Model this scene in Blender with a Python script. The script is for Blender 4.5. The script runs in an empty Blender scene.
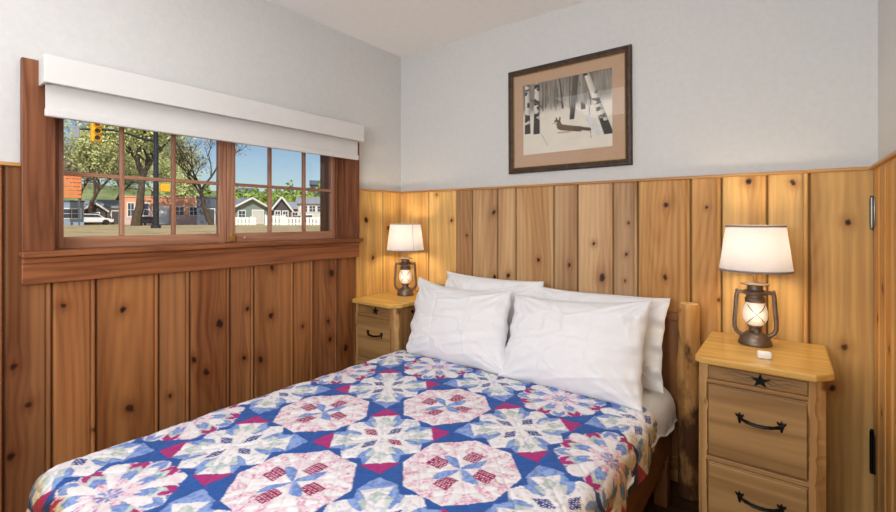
import bpy, bmesh, math, random
import numpy as np
from mathutils import Vector, Matrix
PI = math.pi
random.seed(7)
rng = np.random.default_rng(11)
scn = bpy.context.scene
COL = scn.collection

# ------------------------------------------------------------------ helpers
def lin(c):
    return tuple((x/12.92 if x <= .04045 else ((x+.055)/1.055)**2.4) for x in (v/255 for v in c))
def lin4(c): return lin(c) + (1.0,)

def sgrp(o, kind):
    o['kind'] = kind; return o
def tag(o, label, cat, group=None):
    o['label'] = label; o['category'] = cat
    if group: o['group'] = group
    return o
def empty(name, loc=(0, 0, 0), rz=0.0):
    o = bpy.data.objects.new(name, None); COL.objects.link(o)
    o.location = loc; o.rotation_euler = (0, 0, rz); o.empty_display_size = .05
    return o
def link(name, me, m, parent=None, smooth=False):
    o = bpy.data.objects.new(name, me); COL.objects.link(o)
    if m is not None: me.materials.append(m)
    if parent is not None: o.parent = parent
    if smooth:
        for p in me.polygons: p.use_smooth = True
    return o
def obj(name, bm, m, parent=None, smooth=False):
    me = bpy.data.meshes.new(name)
    bmesh.ops.recalc_face_normals(bm, faces=bm.faces[:])
    bm.to_mesh(me); bm.free()
    o = link(name, me, m, parent, False)
    if smooth:
        ang = 40 if smooth is True else smooth
        try: me.set_sharp_from_angle(angle=math.radians(ang))
        except Exception: pass
        for p in me.polygons: p.use_smooth = True
    return o
def struct(name, bm, m, parent=None, smooth=False):
    o = obj(name, bm, m, parent, smooth)
    if parent is None: o['kind'] = 'structure'
    return o
def BM(): return bmesh.new()

def box(bm, x0, x1, y0, y1, z0, z1, bev=0.0, mat=None, seg=2):
    t = bmesh.new()
    vs = [t.verts.new((x, y, z)) for x in (x0, x1) for y in (y0, y1) for z in (z0, z1)]
    for f in ((0, 1, 3, 2), (4, 6, 7, 5), (0, 4, 5, 1), (2, 3, 7, 6), (0, 2, 6, 4), (1, 5, 7, 3)):
        t.faces.new([vs[i] for i in f])
    bmesh.ops.recalc_face_normals(t, faces=t.faces[:])
    if bev > 0:
        bmesh.ops.bevel(t, geom=t.edges[:], offset=bev, segments=seg, affect='EDGES', profile=.5)
    merge(bm, t, mat)
def merge(bm, t, mat=None):
    mp = {}
    for v in t.verts:
        co = v.co if mat is None else mat @ v.co
        mp[v] = bm.verts.new(co)
    for f in t.faces:
        try: bm.faces.new([mp[v] for v in f.verts])
        except ValueError: pass
    t.free()
def prism(bm, pts, z0, z1, bev=0.0, mat=None):
    t = bmesh.new()
    lo = [t.verts.new((x, y, z0)) for x, y in pts]; hi = [t.verts.new((x, y, z1)) for x, y in pts]
    n = len(pts)
    t.faces.new(lo[::-1]); t.faces.new(hi)
    for i in range(n): t.faces.new((lo[i], lo[(i+1) % n], hi[(i+1) % n], hi[i]))
    bmesh.ops.recalc_face_normals(t, faces=t.faces[:])
    if bev > 0: bmesh.ops.bevel(t, geom=t.edges[:], offset=bev, segments=2, affect='EDGES', profile=.5)
    merge(bm, t, mat)
def lathe(bm, prof, cx=0, cy=0, n=32, mat=None):
    t = bmesh.new(); rings = []
    for r, z in prof:
        if r < 1e-5: rings.append([t.verts.new((cx, cy, z))])
        else: rings.append([t.verts.new((cx+r*math.cos(2*PI*i/n), cy+r*math.sin(2*PI*i/n), z)) for i in range(n)])
    for a, b in zip(rings[:-1], rings[1:]):
        if len(a) == 1 and len(b) == 1: continue
        for i in range(n):
            j = (i+1) % n
            if len(a) == 1: t.faces.new((a[0], b[i], b[j]))
            elif len(b) == 1: t.faces.new((a[i], a[j], b[0]))
            else: t.faces.new((a[i], a[j], b[j], b[i]))
    merge(bm, t, mat)
def tube(bm, pts, rad, n=8, cap=True, mat=None):
    t = bmesh.new(); pts = [Vector(p) for p in pts]
    if not hasattr(rad, '__len__'): rad = [rad]*len(pts)
    rings = []; up = None
    for i, p in enumerate(pts):
        d = (pts[min(i+1, len(pts)-1)] - pts[max(i-1, 0)]).normalized()
        if up is None:
            up = Vector((0, 0, 1)) if abs(d.z) < .9 else Vector((1, 0, 0))
        a = d.cross(up).normalized(); b = a.cross(d).normalized(); up = b
        rings.append([t.verts.new(p + (a*math.cos(2*PI*k/n) + b*math.sin(2*PI*k/n))*rad[i]) for k in range(n)])
    for a, b in zip(rings[:-1], rings[1:]):
        for k in range(n): t.faces.new((a[k], a[(k+1) % n], b[(k+1) % n], b[k]))
    if cap:
        t.faces.new(rings[0][::-1]); t.faces.new(rings[-1])
    merge(bm, t, mat)
def ellipsoid(bm, c, r, sub=2):
    t = bmesh.new(); bmesh.ops.create_icosphere(t, subdivisions=sub, radius=1)
    for v in t.verts: v.co = Vector((c[0]+v.co.x*r[0], c[1]+v.co.y*r[1], c[2]+v.co.z*r[2]))
    merge(bm, t)

# numpy noise
def _h(ix, iy, seed=0):
    n = (ix.astype(np.int64)*374761393 + iy.astype(np.int64)*668265263 + seed*974634777) & 0x7fffffff
    n = ((n ^ (n >> 13))*1274126177) & 0x7fffffff
    n = n ^ (n >> 16)
    return (n & 0xffffff)/float(0xffffff)
def vnoise(x, y, seed=0):
    x = np.asarray(x, float); y = np.asarray(y, float)
    ix = np.floor(x); iy = np.floor(y); fx = x-ix; fy = y-iy
    fx = fx*fx*(3-2*fx); fy = fy*fy*(3-2*fy)
    a = _h(ix, iy, seed); b = _h(ix+1, iy, seed); c = _h(ix, iy+1, seed); d = _h(ix+1, iy+1, seed)
    return (a*(1-fx)+b*fx)*(1-fy) + (c*(1-fx)+d*fx)*fy
def fbm(x, y, seed=0, o=3):
    s = 0; a = .5; t = 0
    for i in range(o):
        s = s + a*vnoise(x*2**i, y*2**i, seed+i); t += a; a *= .5
    return s/t
def sstep(a, b, x):
    t = np.clip((x-a)/(b-a), 0, 1); return t*t*(3-2*t)

def grid_mesh(name, X, Y, Z, m, parent=None, colors=None, keep=None, smooth=True, flip=False):
    """dense sheet from 2-D arrays of coordinates, with an optional per-vertex colour"""
    nr, nc = X.shape
    idx = np.arange(nr*nc).reshape(nr, nc)
    q = np.stack([idx[:-1, :-1], idx[:-1, 1:], idx[1:, 1:], idx[1:, :-1]], -1).reshape(-1, 4)
    if flip: q = q[:, ::-1]
    if keep is not None: q = q[keep.reshape(-1)]
    me = bpy.data.meshes.new(name)
    me.vertices.add(nr*nc)
    me.vertices.foreach_set('co', np.stack([X, Y, Z], -1).astype(np.float32).reshape(-1))
    me.loops.add(q.size); me.loops.foreach_set('vertex_index', q.astype(np.int32).reshape(-1))
    me.polygons.add(len(q))
    me.polygons.foreach_set('loop_start', np.arange(0, q.size, 4, dtype=np.int32))
    me.update(calc_edges=True); me.validate()
    if smooth: me.polygons.foreach_set('use_smooth', np.ones(len(me.polygons), dtype=bool))
    if colors is not None:
        at = me.color_attributes.new('Col', 'FLOAT_COLOR', 'POINT')
        c = np.ones((nr*nc, 4), np.float32); c[:, :3] = colors.reshape(-1, 3)
        at.data.foreach_set('color', c.reshape(-1))
    return link(name, me, m, parent)

# ------------------------------------------------------------------ materials
def mat_new(name):
    m = bpy.data.materials.new(name); m.use_nodes = True
    nt = m.node_tree; b = nt.nodes['Principled BSDF']
    return m, nt, b
def N(nt, t, **kw):
    n = nt.nodes.new(t)
    for k, v in kw.items(): setattr(n, k, v)
    return n
def set_in(n, **kw):
    for k, v in kw.items(): n.inputs[k.replace('_', ' ')].default_value = v
def noise_node(nt, scale, stretch=(1, 1, 1), detail=3, rough=.55, coord='Object'):
    tc = N(nt, 'ShaderNodeTexCoord'); mp = N(nt, 'ShaderNodeMapping')
    mp.inputs['Scale'].default_value = stretch
    nz = N(nt, 'ShaderNodeTexNoise'); set_in(nz, Scale=scale, Detail=detail, Roughness=rough)
    nt.links.new(tc.outputs[coord], mp.inputs['Vector']); nt.links.new(mp.outputs['Vector'], nz.inputs['Vector'])
    return nz
def ramp(nt, src, stops):
    r = N(nt, 'ShaderNodeValToRGB'); e = r.color_ramp.elements
    while len(e) < len(stops): e.new(.5)
    for k, (p, c) in enumerate(stops): e[k].position = p; e[k].color = c if len(c) == 4 else tuple(c)+(1,)
    nt.links.new(src, r.inputs['Fac']); return r
def bump(nt, b, src, strength=.2, dist=.01):
    bp = N(nt, 'ShaderNodeBump'); set_in(bp, Strength=strength, Distance=dist)
    nt.links.new(src, bp.inputs['Height']); nt.links.new(bp.outputs['Normal'], b.inputs['Normal'])
def plain(name, c, rough=.5, metal=0.0, var=.12, scale=20, bmp=0.0, spec=.5, stretch=(1, 1, 1)):
    m, nt, b = mat_new(name); l = lin(c)
    nz = noise_node(nt, scale, stretch)
    r = ramp(nt, nz.outputs['Fac'], [(.3, tuple(x*(1-var) for x in l)), (.7, tuple(min(1, x*(1+var)) for x in l))])
    nt.links.new(r.outputs['Color'], b.inputs['Base Color'])
    set_in(b, Roughness=rough, Metallic=metal); b.inputs['Specular IOR Level'].default_value = spec
    if bmp: bump(nt, b, nz.outputs['Fac'], bmp)
    return m
def wood(name, cl, cd, axis='Z', scale=9, rough=.42, grain=.5, bmp=.06, blotch=None):
    """grain runs along the given object axis"""
    m, nt, b = mat_new(name)
    st = {'X': (.06, 1, 1), 'Y': (1, .06, 1), 'Z': (1, 1, .06)}[axis]
    nz = noise_node(nt, scale, st, 2, .5)
    fine = noise_node(nt, scale*9, tuple(s*.4 if s < 1 else 1 for s in st), 3, .6)
    mx = N(nt, 'ShaderNodeMath', operation='MULTIPLY_ADD'); mx.inputs[1].default_value = .35
    nt.links.new(fine.outputs['Fac'], mx.inputs[0])
    ml = N(nt, 'ShaderNodeMath', operation='MULTIPLY'); ml.inputs[1].default_value = 7.0
    nt.links.new(nz.outputs['Fac'], ml.inputs[0])
    fr = N(nt, 'ShaderNodeMath', operation='PINGPONG'); fr.inputs[1].default_value = .5
    nt.links.new(ml.outputs[0], fr.inputs[0])
    nt.links.new(fr.outputs[0], mx.inputs[2])
    r = ramp(nt, mx.outputs[0], [(.1, lin(cl)), (.5, tuple((a+c)/2 for a, c in zip(lin(cl), lin(cd)))), (.85, lin(cd))])
    out = r.outputs['Color']
    if blotch:
        bn = noise_node(nt, blotch[1], (1, 1, .5), 3, .6)
        br = ramp(nt, bn.outputs['Fac'], [(blotch[2], (0, 0, 0)), (blotch[2]+.12, (1, 1, 1))])
        mixn = N(nt, 'ShaderNodeMixRGB'); nt.links.new(br.outputs['Color'], mixn.inputs['Fac'])
        nt.links.new(out, mixn.inputs['Color1']); mixn.inputs['Color2'].default_value = lin4(blotch[0]); out = mixn.outputs['Color']
    nt.links.new(out, b.inputs['Base Color']); set_in(b, Roughness=rough); b.inputs['Specular IOR Level'].default_value = .3
    bump(nt, b, mx.outputs[0], bmp)
    return m
def vcol(name, rough=.5, fine=0.0, fscale=60, stretch=(1, 1, 1), bmp=.05, bscale=None, spec=.5, sheen=0.0):
    m, nt, b = mat_new(name)
    at = N(nt, 'ShaderNodeVertexColor'); at.layer_name = 'Col'
    nz = noise_node(nt, fscale, stretch, 4, .6)
    r = ramp(nt, nz.outputs['Fac'], [(.25, (1-fine,)*3), (.75, (1+fine*.4,)*3)])
    mx = N(nt, 'ShaderNodeMixRGB', blend_type='MULTIPLY'); mx.inputs['Fac'].default_value = 1
    nt.links.new(at.outputs['Color'], mx.inputs['Color1']); nt.links.new(r.outputs['Color'], mx.inputs['Color2'])
    nt.links.new(mx.outputs['Color'], b.inputs['Base Color'])
    set_in(b, Roughness=rough); b.inputs['Specular IOR Level'].default_value = spec
    if sheen: b.inputs['Sheen Weight'].default_value = sheen
    if bmp: bump(nt, b, nz.outputs['Fac'], bmp)
    return m
def glass_mat(name, tint=(1, 1, 1), refl=.06):
    m, nt, b = mat_new(name); nt.nodes.remove(b)
    out = nt.nodes['Material Output']
    tr = N(nt, 'ShaderNodeBsdfTransparent'); tr.inputs['Color'].default_value = tint+(1,)
    gl = N(nt, 'ShaderNodeBsdfGlossy'); gl.inputs['Roughness'].default_value = .02
    fr = N(nt, 'ShaderNodeFresnel'); fr.inputs['IOR'].default_value = 1.45
    ml = N(nt, 'ShaderNodeMath', operation='MULTIPLY'); ml.inputs[1].default_value = refl/.04*.5
    nt.links.new(fr.outputs[0], ml.inputs[0])
    mx = N(nt, 'ShaderNodeMixShader')
    nt.links.new(ml.outputs[0], mx.inputs[0]); nt.links.new(tr.outputs[0], mx.inputs[1]); nt.links.new(gl.outputs[0], mx.inputs[2])
    nt.links.new(mx.outputs[0], out.inputs['Surface'])
    return m

M = {}
M['plaster'] = plain('plaster', (207, 207, 206), .9, 0, .025, 45, .10, .2)
M['ceiling'] = plain('ceiling_paint', (240, 239, 238), .9, 0, .02, 30, .05, .2)
M['pine'] = vcol('knotty_pine', .5, .30, 30, (1, 1, .035), .05, spec=.22)
M['pine_door'] = M['pine']
M['cap'] = wood('pine_cap', (196, 150, 92), (158, 108, 58), 'X', 12)
M['capY'] = wood('pine_cap_y', (196, 150, 92), (158, 108, 58), 'Y', 12)
M['redwood'] = wood('red_stained_wood', (138, 86, 56), (84, 46, 29), 'Z', 14, .4, blotch=((54, 26, 16), 4.0, .62))
M['redwoodY'] = wood('red_stained_wood_y', (160, 100, 62), (106, 60, 36), 'Y', 14, .36, blotch=((48, 24, 14), 4.0, .66))
M['sash'] = wood('sash_wood', (186, 138, 110), (138, 94, 72), 'Z', 14, .4)
M['sashY'] = wood('sash_wood_y', (186, 138, 110), (138, 94, 72), 'Y', 14, .4)
M['glass'] = glass_mat('window_glass')
M['picglass'] = glass_mat('picture_glass', refl=.05)
M['blind'] = plain('blind_white', (214, 213, 211), .6, 0, .015, 30)
M['floor'] = wood('dark_floor', (84, 56, 38), (44, 28, 18), 'X', 10, .35)
M['nightwood'] = wood('nightstand_wood', (176, 136, 88), (136, 98, 58), 'X', 10, .45)
M['nightwoodZ'] = wood('nightstand_wood_z', (172, 132, 86), (132, 94, 56), 'Z', 10, .45)
M['nighttop'] = wood('nightstand_top', (222, 180, 104), (196, 148, 74), 'X', 7, .22)
M['drawer'] = wood('drawer_wood', (172, 134, 86), (128, 94, 56), 'X', 8, .5)
M['post_edge'] = wood('post_wood', (200, 158, 104), (150, 106, 60), 'Z', 9, .45, blotch=((112, 72, 40), 26, .60))
M['iron'] = plain('black_iron', (30, 29, 30), .38, .8, .2, 60, .15)
M['bronze'] = plain('aged_bronze', (122, 106, 94), .40, .7, .3, 30, .05)
M['brass'] = plain('brass', (196, 160, 92), .3, .9, .1, 30)
M['steel'] = plain('steel', (130, 128, 124), .35, .9, .1, 30)
M['log0'] = wood('peeled_log', (206, 158, 96), (156, 104, 54), 'Z', 10, .45, blotch=((66, 38, 20), 13, .56))
def log_material():
    m = M['log0']; nt = m.node_tree; b = nt.nodes['Principled BSDF']; src = b.inputs['Base Color'].links[0].from_socket
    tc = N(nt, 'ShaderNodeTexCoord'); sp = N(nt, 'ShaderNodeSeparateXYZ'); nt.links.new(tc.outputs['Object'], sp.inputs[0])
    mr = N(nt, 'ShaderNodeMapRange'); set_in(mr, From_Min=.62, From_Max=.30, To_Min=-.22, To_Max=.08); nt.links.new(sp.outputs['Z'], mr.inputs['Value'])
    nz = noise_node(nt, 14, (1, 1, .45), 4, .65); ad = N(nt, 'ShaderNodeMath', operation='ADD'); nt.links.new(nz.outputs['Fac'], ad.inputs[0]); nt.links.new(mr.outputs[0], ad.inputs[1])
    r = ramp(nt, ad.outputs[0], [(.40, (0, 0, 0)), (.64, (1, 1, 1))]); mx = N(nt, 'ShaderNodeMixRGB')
    nt.links.new(r.outputs['Color'], mx.inputs['Fac']); nt.links.new(src, mx.inputs['Color1']); mx.inputs['Color2'].default_value = lin4((86, 54, 32))  # bark and painted shade together, darker towards the post foot
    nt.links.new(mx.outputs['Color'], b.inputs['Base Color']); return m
M['log'] = log_material()
M['logend'] = plain('log_end', (222, 182, 118), .5, 0, .08, 40)
M['bedwood'] = wood('bed_wood', (138, 92, 52), (98, 60, 32), 'Z', 9, .45)
M['bedwoodY'] = wood('bed_wood_y', (128, 84, 48), (90, 56, 30), 'Y', 9, .45)
M['bedwoodX'] = wood('bed_wood_x', (138, 92, 52), (98, 60, 32), 'X', 9, .45)
M['white_plastic'] = plain('white_plastic', (240, 240, 238), .4, 0, .01)
M['frame'] = plain('rustic_frame', (66, 50, 38), .55, .1, .45, 40, .3)
M['frame_lip'] = plain('frame_lip', (150, 116, 70), .4, .4, .2, 60)
M['mat_board'] = plain('mat_board', (190, 158, 130), .85, 0, .04, 80)
M['print'] = vcol('art_print', .7, .06, 220, (1, 1, 1), 0)
M['quilt'] = vcol('quilt_cotton', .85, .10, 260, (1, 1, 1), .12, spec=.2, sheen=.1)

def linen(name, c, trans=0.0):
    m, nt, b = mat_new(name)
    nz = noise_node(nt, 9, (1, 1, 1), 4, .55)
    r = ramp(nt, nz.outputs['Fac'], [(.3, tuple(x*.97 for x in lin(c))), (.7, lin(c))])
    nt.links.new(r.outputs['Color'], b.inputs['Base Color'])
    set_in(b, Roughness=.85); b.inputs['Specular IOR Level'].default_value = .2
    b.inputs['Sheen Weight'].default_value = .1
    bump(nt, b, nz.outputs['Fac'], .25, .012)
    return m
M['pillow'] = linen('white_cotton', (236, 237, 240))
M['sheet'] = linen('white_sheet', (228, 228, 230))
def shade_mat(name, c):
    m, nt, b = mat_new(name); nt.nodes.remove(b); out = nt.nodes['Material Output']
    nz = noise_node(nt, 90, (1, 1, 5), 3, .6)
    r = ramp(nt, nz.outputs['Fac'], [(.3, tuple(x*.93 for x in lin(c))), (.7, lin(c))])
    d = N(nt, 'ShaderNodeBsdfDiffuse'); t = N(nt, 'ShaderNodeBsdfTranslucent')
    nt.links.new(r.outputs['Color'], d.inputs['Color']); nt.links.new(r.outputs['Color'], t.inputs['Color'])
    mx = N(nt, 'ShaderNodeMixShader'); mx.inputs[0].default_value = .37
    nt.links.new(d.outputs[0], mx.inputs[1]); nt.links.new(t.outputs[0], mx.inputs[2]); nt.links.new(mx.outputs[0], out.inputs['Surface'])
    return m
M['shade'] = shade_mat('lampshade_linen', (192, 190, 200))
M['shade_trim'] = plain('shade_trim', (132, 122, 120), .8, 0, .05, 60)
def emis(name, c, s, base=(240, 232, 215)):
    m, nt, b = mat_new(name)
    nz = noise_node(nt, 30)
    r = ramp(nt, nz.outputs['Fac'], [(.3, tuple(x*.92 for x in lin(c))), (.7, lin(c))])
    nt.links.new(r.outputs['Color'], b.inputs['Emission Color']); b.inputs['Emission Strength'].default_value = s
    b.inputs['Base Color'].default_value = lin4(base); set_in(b, Roughness=.3)
    return m
M['globe'] = emis('frosted_globe', (255, 230, 200), .30)
M['bulb'] = emis('bulb_glass', (255, 220, 170), 6)

# ------------------------------------------------------------------ room numbers (metres; camera stands at x=0,y=0)
L, B, R, F = -2.155, 2.30, .262, -1.35      # panelled faces of left, back, right wall; front wall
CEIL, CAPZ, CAM = 2.365, 1.411, 1.21
PW = .014                                    # plaster lies this far behind the panelling

# ------------------------------------------------------------------ plaster walls, ceiling, floor
WY0, WY1, WZ0, WZ1 = .436, 1.796, 1.075, 1.70   # window opening
bm = BM()
xo = L-PW; xe = xo-.20
box(bm, xe, xo, F-.15, WY0, -.02, CEIL+.1); box(bm, xe, xo, WY1, B+.2, -.02, CEIL+.1)
box(bm, xe, xo, WY0, WY1, -.02, WZ0); box(bm, xe, xo, WY0, WY1, WZ1, CEIL+.1)
struct('wall_left', bm, M['plaster'])
bm = BM(); box(bm, xo, R+PW+.15, B+PW, B+PW+.15, -.02, CEIL+.1); struct('wall_back', bm, M['plaster'])
bm = BM(); box(bm, R+PW, R+PW+.15, F-.15, B+PW, -.02, CEIL+.1); struct('wall_right', bm, M['plaster'])
bm = BM(); box(bm, xo, R+PW, F-.15, F, -.02, CEIL+.1); struct('wall_front', bm, M['plaster'])
bm = BM(); box(bm, xo, R+PW, F, B+PW, CEIL, CEIL+.1); struct('ceiling', bm, M['ceiling'])
bm = BM(); box(bm, xo, R+PW, F, B+PW, -.05, 0.0); struct('floor', bm, M['floor'])

# ------------------------------------------------------------------ knotty pine panelling
def paint_pine(h, z, grooves, knots, seed, light, dark, tones, kn_col=(38, 19, 10)):
    """h: along the wall, z: up. Returns linear colours"""
    g = np.array(sorted(grooves)); k = np.searchsorted(g, h)
    r = np.random.default_rng(seed)
    tone = np.array([tones.get(i, r.uniform(.86, 1.1)) for i in range(len(g)+2)])
    hue = r.uniform(-.06, .06, len(g)+2); off = r.uniform(0, 30, len(g)+2)
    dx = np.zeros_like(h); kd = np.zeros_like(h); halo = np.zeros_like(h)
    for (ky, kz, kr) in knots:
        kr = kr*.80; near = (np.abs(z-kz) < .4) & (np.searchsorted(g, ky) == k)
        a = h[near]-ky; b = z[near]-kz
        dx[near] += np.sign(a)*kr*1.3*np.exp(-(b/(kr*5))**2)*np.exp(-np.abs(a)/(kr*3.5))
        rot = math.sin(ky*91+kz*57)*.5; a2 = a*math.cos(rot)-b*math.sin(rot); b2 = a*math.sin(rot)+b*math.cos(rot); asp = .62+.3*abs(math.sin(ky*37+kz*71))
        d = np.sqrt((a2*1.05)**2+(b2*asp)**2)/kr + .5*(vnoise(a*130+ky*50, b*130, 5)-.5)
        kd[near] = np.maximum(kd[near], (1-sstep(.60, 1.12, d))*(.93+.07*math.sin(ky*53+kz*29)))
        halo[near] = np.maximum(halo[near], np.exp(-(d/2.4)**2)*.6)
    hh = h - dx
    w = fbm(hh*6+off[k], z*.55+off[k], seed+3, 2)*.12 + fbm(hh*2+off[k], z*.25, seed+9, 2)*.25
    rings = .5+.5*np.sin((hh*1.0+w)*2*PI*34)
    rings = rings**1.6
    broad = fbm(hh*9+off[k]*3, z*.5+off[k], seed+21, 2)
    fine = vnoise(hh*260, z*5, seed+31)
    cath = .5+.5*np.sin((hh*20+fbm(hh*5+off[k], z*1.1+off[k]*2, seed+41, 2)*7)*2*PI)
    mixf = np.clip(.20*rings + .58*sstep(.25, .72, broad) + .18*cath**2*sstep(.4, .6, vnoise(hh*7+off[k], z*.9, seed+51)) + .14*fine, 0, 1)
    cl = np.array(lin(light)); cd = np.array(lin(dark))
    c = cl*(1-mixf[..., None]) + cd*mixf[..., None]
    c = c*tone[k][..., None]
    c[..., 0] *= 1+hue[k]*.4; c[..., 2] *= 1-hue[k]*1.5
    hc = np.array(lin(dark))*np.array([.75, .6, .5])
    c = c*(1-halo[..., None]) + hc*halo[..., None]
    kc = np.array(lin(kn_col))
    c = c*(1-kd[..., None]) + kc*kd[..., None]
    # darker colour along the grooves
    dist = np.min(np.abs(h[..., None]-g[None, None, :]), -1)
    bead = np.max(((g[None, None, :]-h[..., None] > .004) & (g[None, None, :]-h[..., None] < .016)), -1)
    c = c*np.where(bead, 1.13, 1.0)[..., None]  # edge highlight painted into the colour of each bead strip
    return c*(1-.68*np.exp(-(dist/.0042)**2))[..., None]
def groove_depth(h, grooves, bead=.017):
    d = np.zeros_like(h)
    for g in grooves:
        d = np.maximum(d, .010*np.clip(1-np.abs(h-g)/.0055, 0, 1))
        d = np.maximum(d, .005*np.clip(1-np.abs(h-(g-bead))/.005, 0, 1))
    return d
def cols_for(a, b, step, grooves):
    xs = list(np.arange(a, b+1e-6, step)) + [b]
    for g in grooves:
        for o in (-.0055, -.003, 0, .003, .0055, -.021, -.017, -.013): xs.append(g+o)
    xs = np.unique(np.round([x for x in xs if a-1e-6 <= x <= b+1e-6], 4))
    keepx = [xs[0]]
    for x in xs[1:]:
        if x-keepx[-1] > .0008: keepx.append(x)
    return np.array(keepx)

# left wall
gl = [.12, .304, .432, .564, .784, .91, 1.093, 1.216, 1.443, 1.571, 1.742, 1.889, 2.125]
gl_far = [-1.15, -.98, -.79, -.62, -.43, -.25, -.07]
kl = [(.366, .553, .013), (.463, .892, .012), (.651, .847, .014), (.675, .437, .019), (.825, .441, .011), (.555, .393, .008), (.329, .70, .013),
      (.322, .388, .015), (1.042, .719, .024), (.979, .503, .017), (.925, .575, .015), (1.179, .768, .014), (1.162, .525, .015), (1.307, .713, .018),
      (1.313, .962, .015), (1.70, .90, .028), (1.688, .507, .018), (1.675, .616, .014), (1.807, .43, .02), (1.25, .497, .016),
      (1.975, 1.215, .022), (2.034, .966, .016), (2.175, 1.161, .018), (.28, 1.16, .014), (2.02, .60, .015), (.20, .85, .015), (1.50, .62, .012)]
hs = cols_for(F, B, .004, gl+gl_far); hs = np.concatenate([np.arange(F, .08, .02), hs[hs > .08]])
zs = np.arange(0, CAPZ+1e-6, .0053); zs[-1] = CAPZ
H, Zz = np.meshgrid(hs, zs)
tl = {1: 1.02, 2: .78, 3: 1.12, 4: .98, 5: .92, 6: .98, 7: .94, 8: .98, 9: 1.0, 10: .96, 11: .86, 12: 1.25, 13: 1.3}
tl = {k+7: v for k, v in tl.items()}
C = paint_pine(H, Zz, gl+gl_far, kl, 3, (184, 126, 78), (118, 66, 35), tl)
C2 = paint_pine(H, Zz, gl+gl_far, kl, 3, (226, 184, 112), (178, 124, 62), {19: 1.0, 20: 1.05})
C = np.where((H > 1.889)[..., None], C2, C)  # one pine in two tones: lamp glow painted onto the corner boards
Hc = (H[:-1, :-1]+H[1:, 1:])/2; Zc = (Zz[:-1, :-1]+Zz[1:, 1:])/2
keep = ~((Hc > WY0-.02) & (Hc < WY1+.03) & (Zc > 1.05))
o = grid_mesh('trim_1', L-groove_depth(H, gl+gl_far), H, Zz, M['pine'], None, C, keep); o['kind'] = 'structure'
# back wall
gb = [-1.904, -1.672, -1.551, -1.370, -1.247, -1.014, -.879, -.695, -.577, -.348, -.226, -.062, .075]
kb = [(-1.834, 1.382, .012), (-1.711, 1.212, .012), (-1.594, 1.117, .010), (-1.396, 1.261, .014), (-1.39, .873, .015), (-1.298, .889, .016), (-1.69, .864, .014),
      (-1.105, .99, .014), (-.925, .973, .013), (-.793, 1.092, .011), (-.751, .92, .022), (-.631, 1.043, .009), (-.621, 1.198, .008), (-.638, .911, .007),
      (-.451, 1.285, .015), (-.455, .943, .013), (-.283, 1.269, .009), (-.126, 1.378, .015), (.024, 1.365, .013), (.19, 1.204, .015),
      (-.238, .858, .010), (.179, .722, .016), (.146, .555, .017), (-.512, .58, .018), (-1.10, .62, .016), (.10, .25, .014)]
hs = cols_for(L, R, .004, gb); zs2 = np.arange(0, CAPZ+1e-6, .0053); zs2[-1] = CAPZ
H, Zz = np.meshgrid(hs, zs2)
tb = {0: 1.05, 1: 1.05, 2: .96, 3: .97, 4: 1.0, 5: 1.0, 6: .92, 7: 1.05, 8: .84, 9: 1.05, 10: 1.02, 11: 1.05, 12: 1.02, 13: .82}  # last board toned down, painting in the shade beside the nightstand
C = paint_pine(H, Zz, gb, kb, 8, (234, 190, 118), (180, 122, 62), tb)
C2 = paint_pine(H, Zz, gb, kb, 8, (220, 182, 136), (166, 120, 80), tb)
C = np.where(((H > -1.672) & (H < -.577))[..., None], C2, C)  # boards near the lamps keep a golden tone, lamp glow painted in
# back panel faces -y: build with flipped winding
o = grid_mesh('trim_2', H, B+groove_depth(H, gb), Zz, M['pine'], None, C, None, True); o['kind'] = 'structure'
# right wall: plank door with the same boards, wall boards nearer the camera
DY0 = 1.42
gr = [1.60, 1.78, 1.93, 2.06, 2.19]
kr = [(2.10, .98, .02), (2.20, .86, .018), (1.98, .80, .018), (1.85, 1.2, .015), (2.12, .55, .015)]
def right_panel(name, a, b, z0, z1, grooves, step, seed):
    hs = cols_for(a, b, step, grooves); zz = np.arange(z0, z1+1e-6, .0053 if step < .01 else .03); zz[-1] = z1
    H, Zz = np.meshgrid(hs, zz)
    C = paint_pine(H, Zz, grooves, kr, seed, (244, 198, 126), (204, 142, 74), {})
    o = grid_mesh(name, R+groove_depth(H, grooves), H, Zz, M['pine'], None, C, None, True, flip=True)
    o['kind'] = 'structure'; return o
right_panel('trim_3', F, DY0-.006, 0, CAPZ, [-1.1, -.8, -.5, -.2, .1, .4, .7, 1.0, 1.2], .02, 12)
door = right_panel('door_1', DY0, B-.012, .01, CAPZ, gr, .004, 14)
def hinge(z0, z1, m, y):
    bm = BM()
    zc = (z0+z1)/2
    for a, b_ in ((z0, zc-.004), (zc-.003, zc+.003), (zc+.004, z1)):
        lathe(bm, [(0, a), (.0065, a), (.0065, b_), (0, b_)], R-.007, y, 12)
    lathe(bm, [(0, z1), (.004, z1), (.006, z1+.006), (0, z1+.010)], R-.007, y, 12)
    lathe(bm, [(0, z0-.010), (.006, z0-.006), (.004, z0), (0, z0)], R-.007, y, 12)
    box(bm, R-.004, R-.0005, y-.034, y-.004, z0+.004, z1-.004, .001)
    return obj('hinge', bm, m, door, True)
hinge(1.185, 1.295, M['steel'], 2.278)['label'] = 'worn steel hinge'
hinge(.275, .425, M['iron'], 2.278)['label'] = 'black iron hinge'

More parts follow.
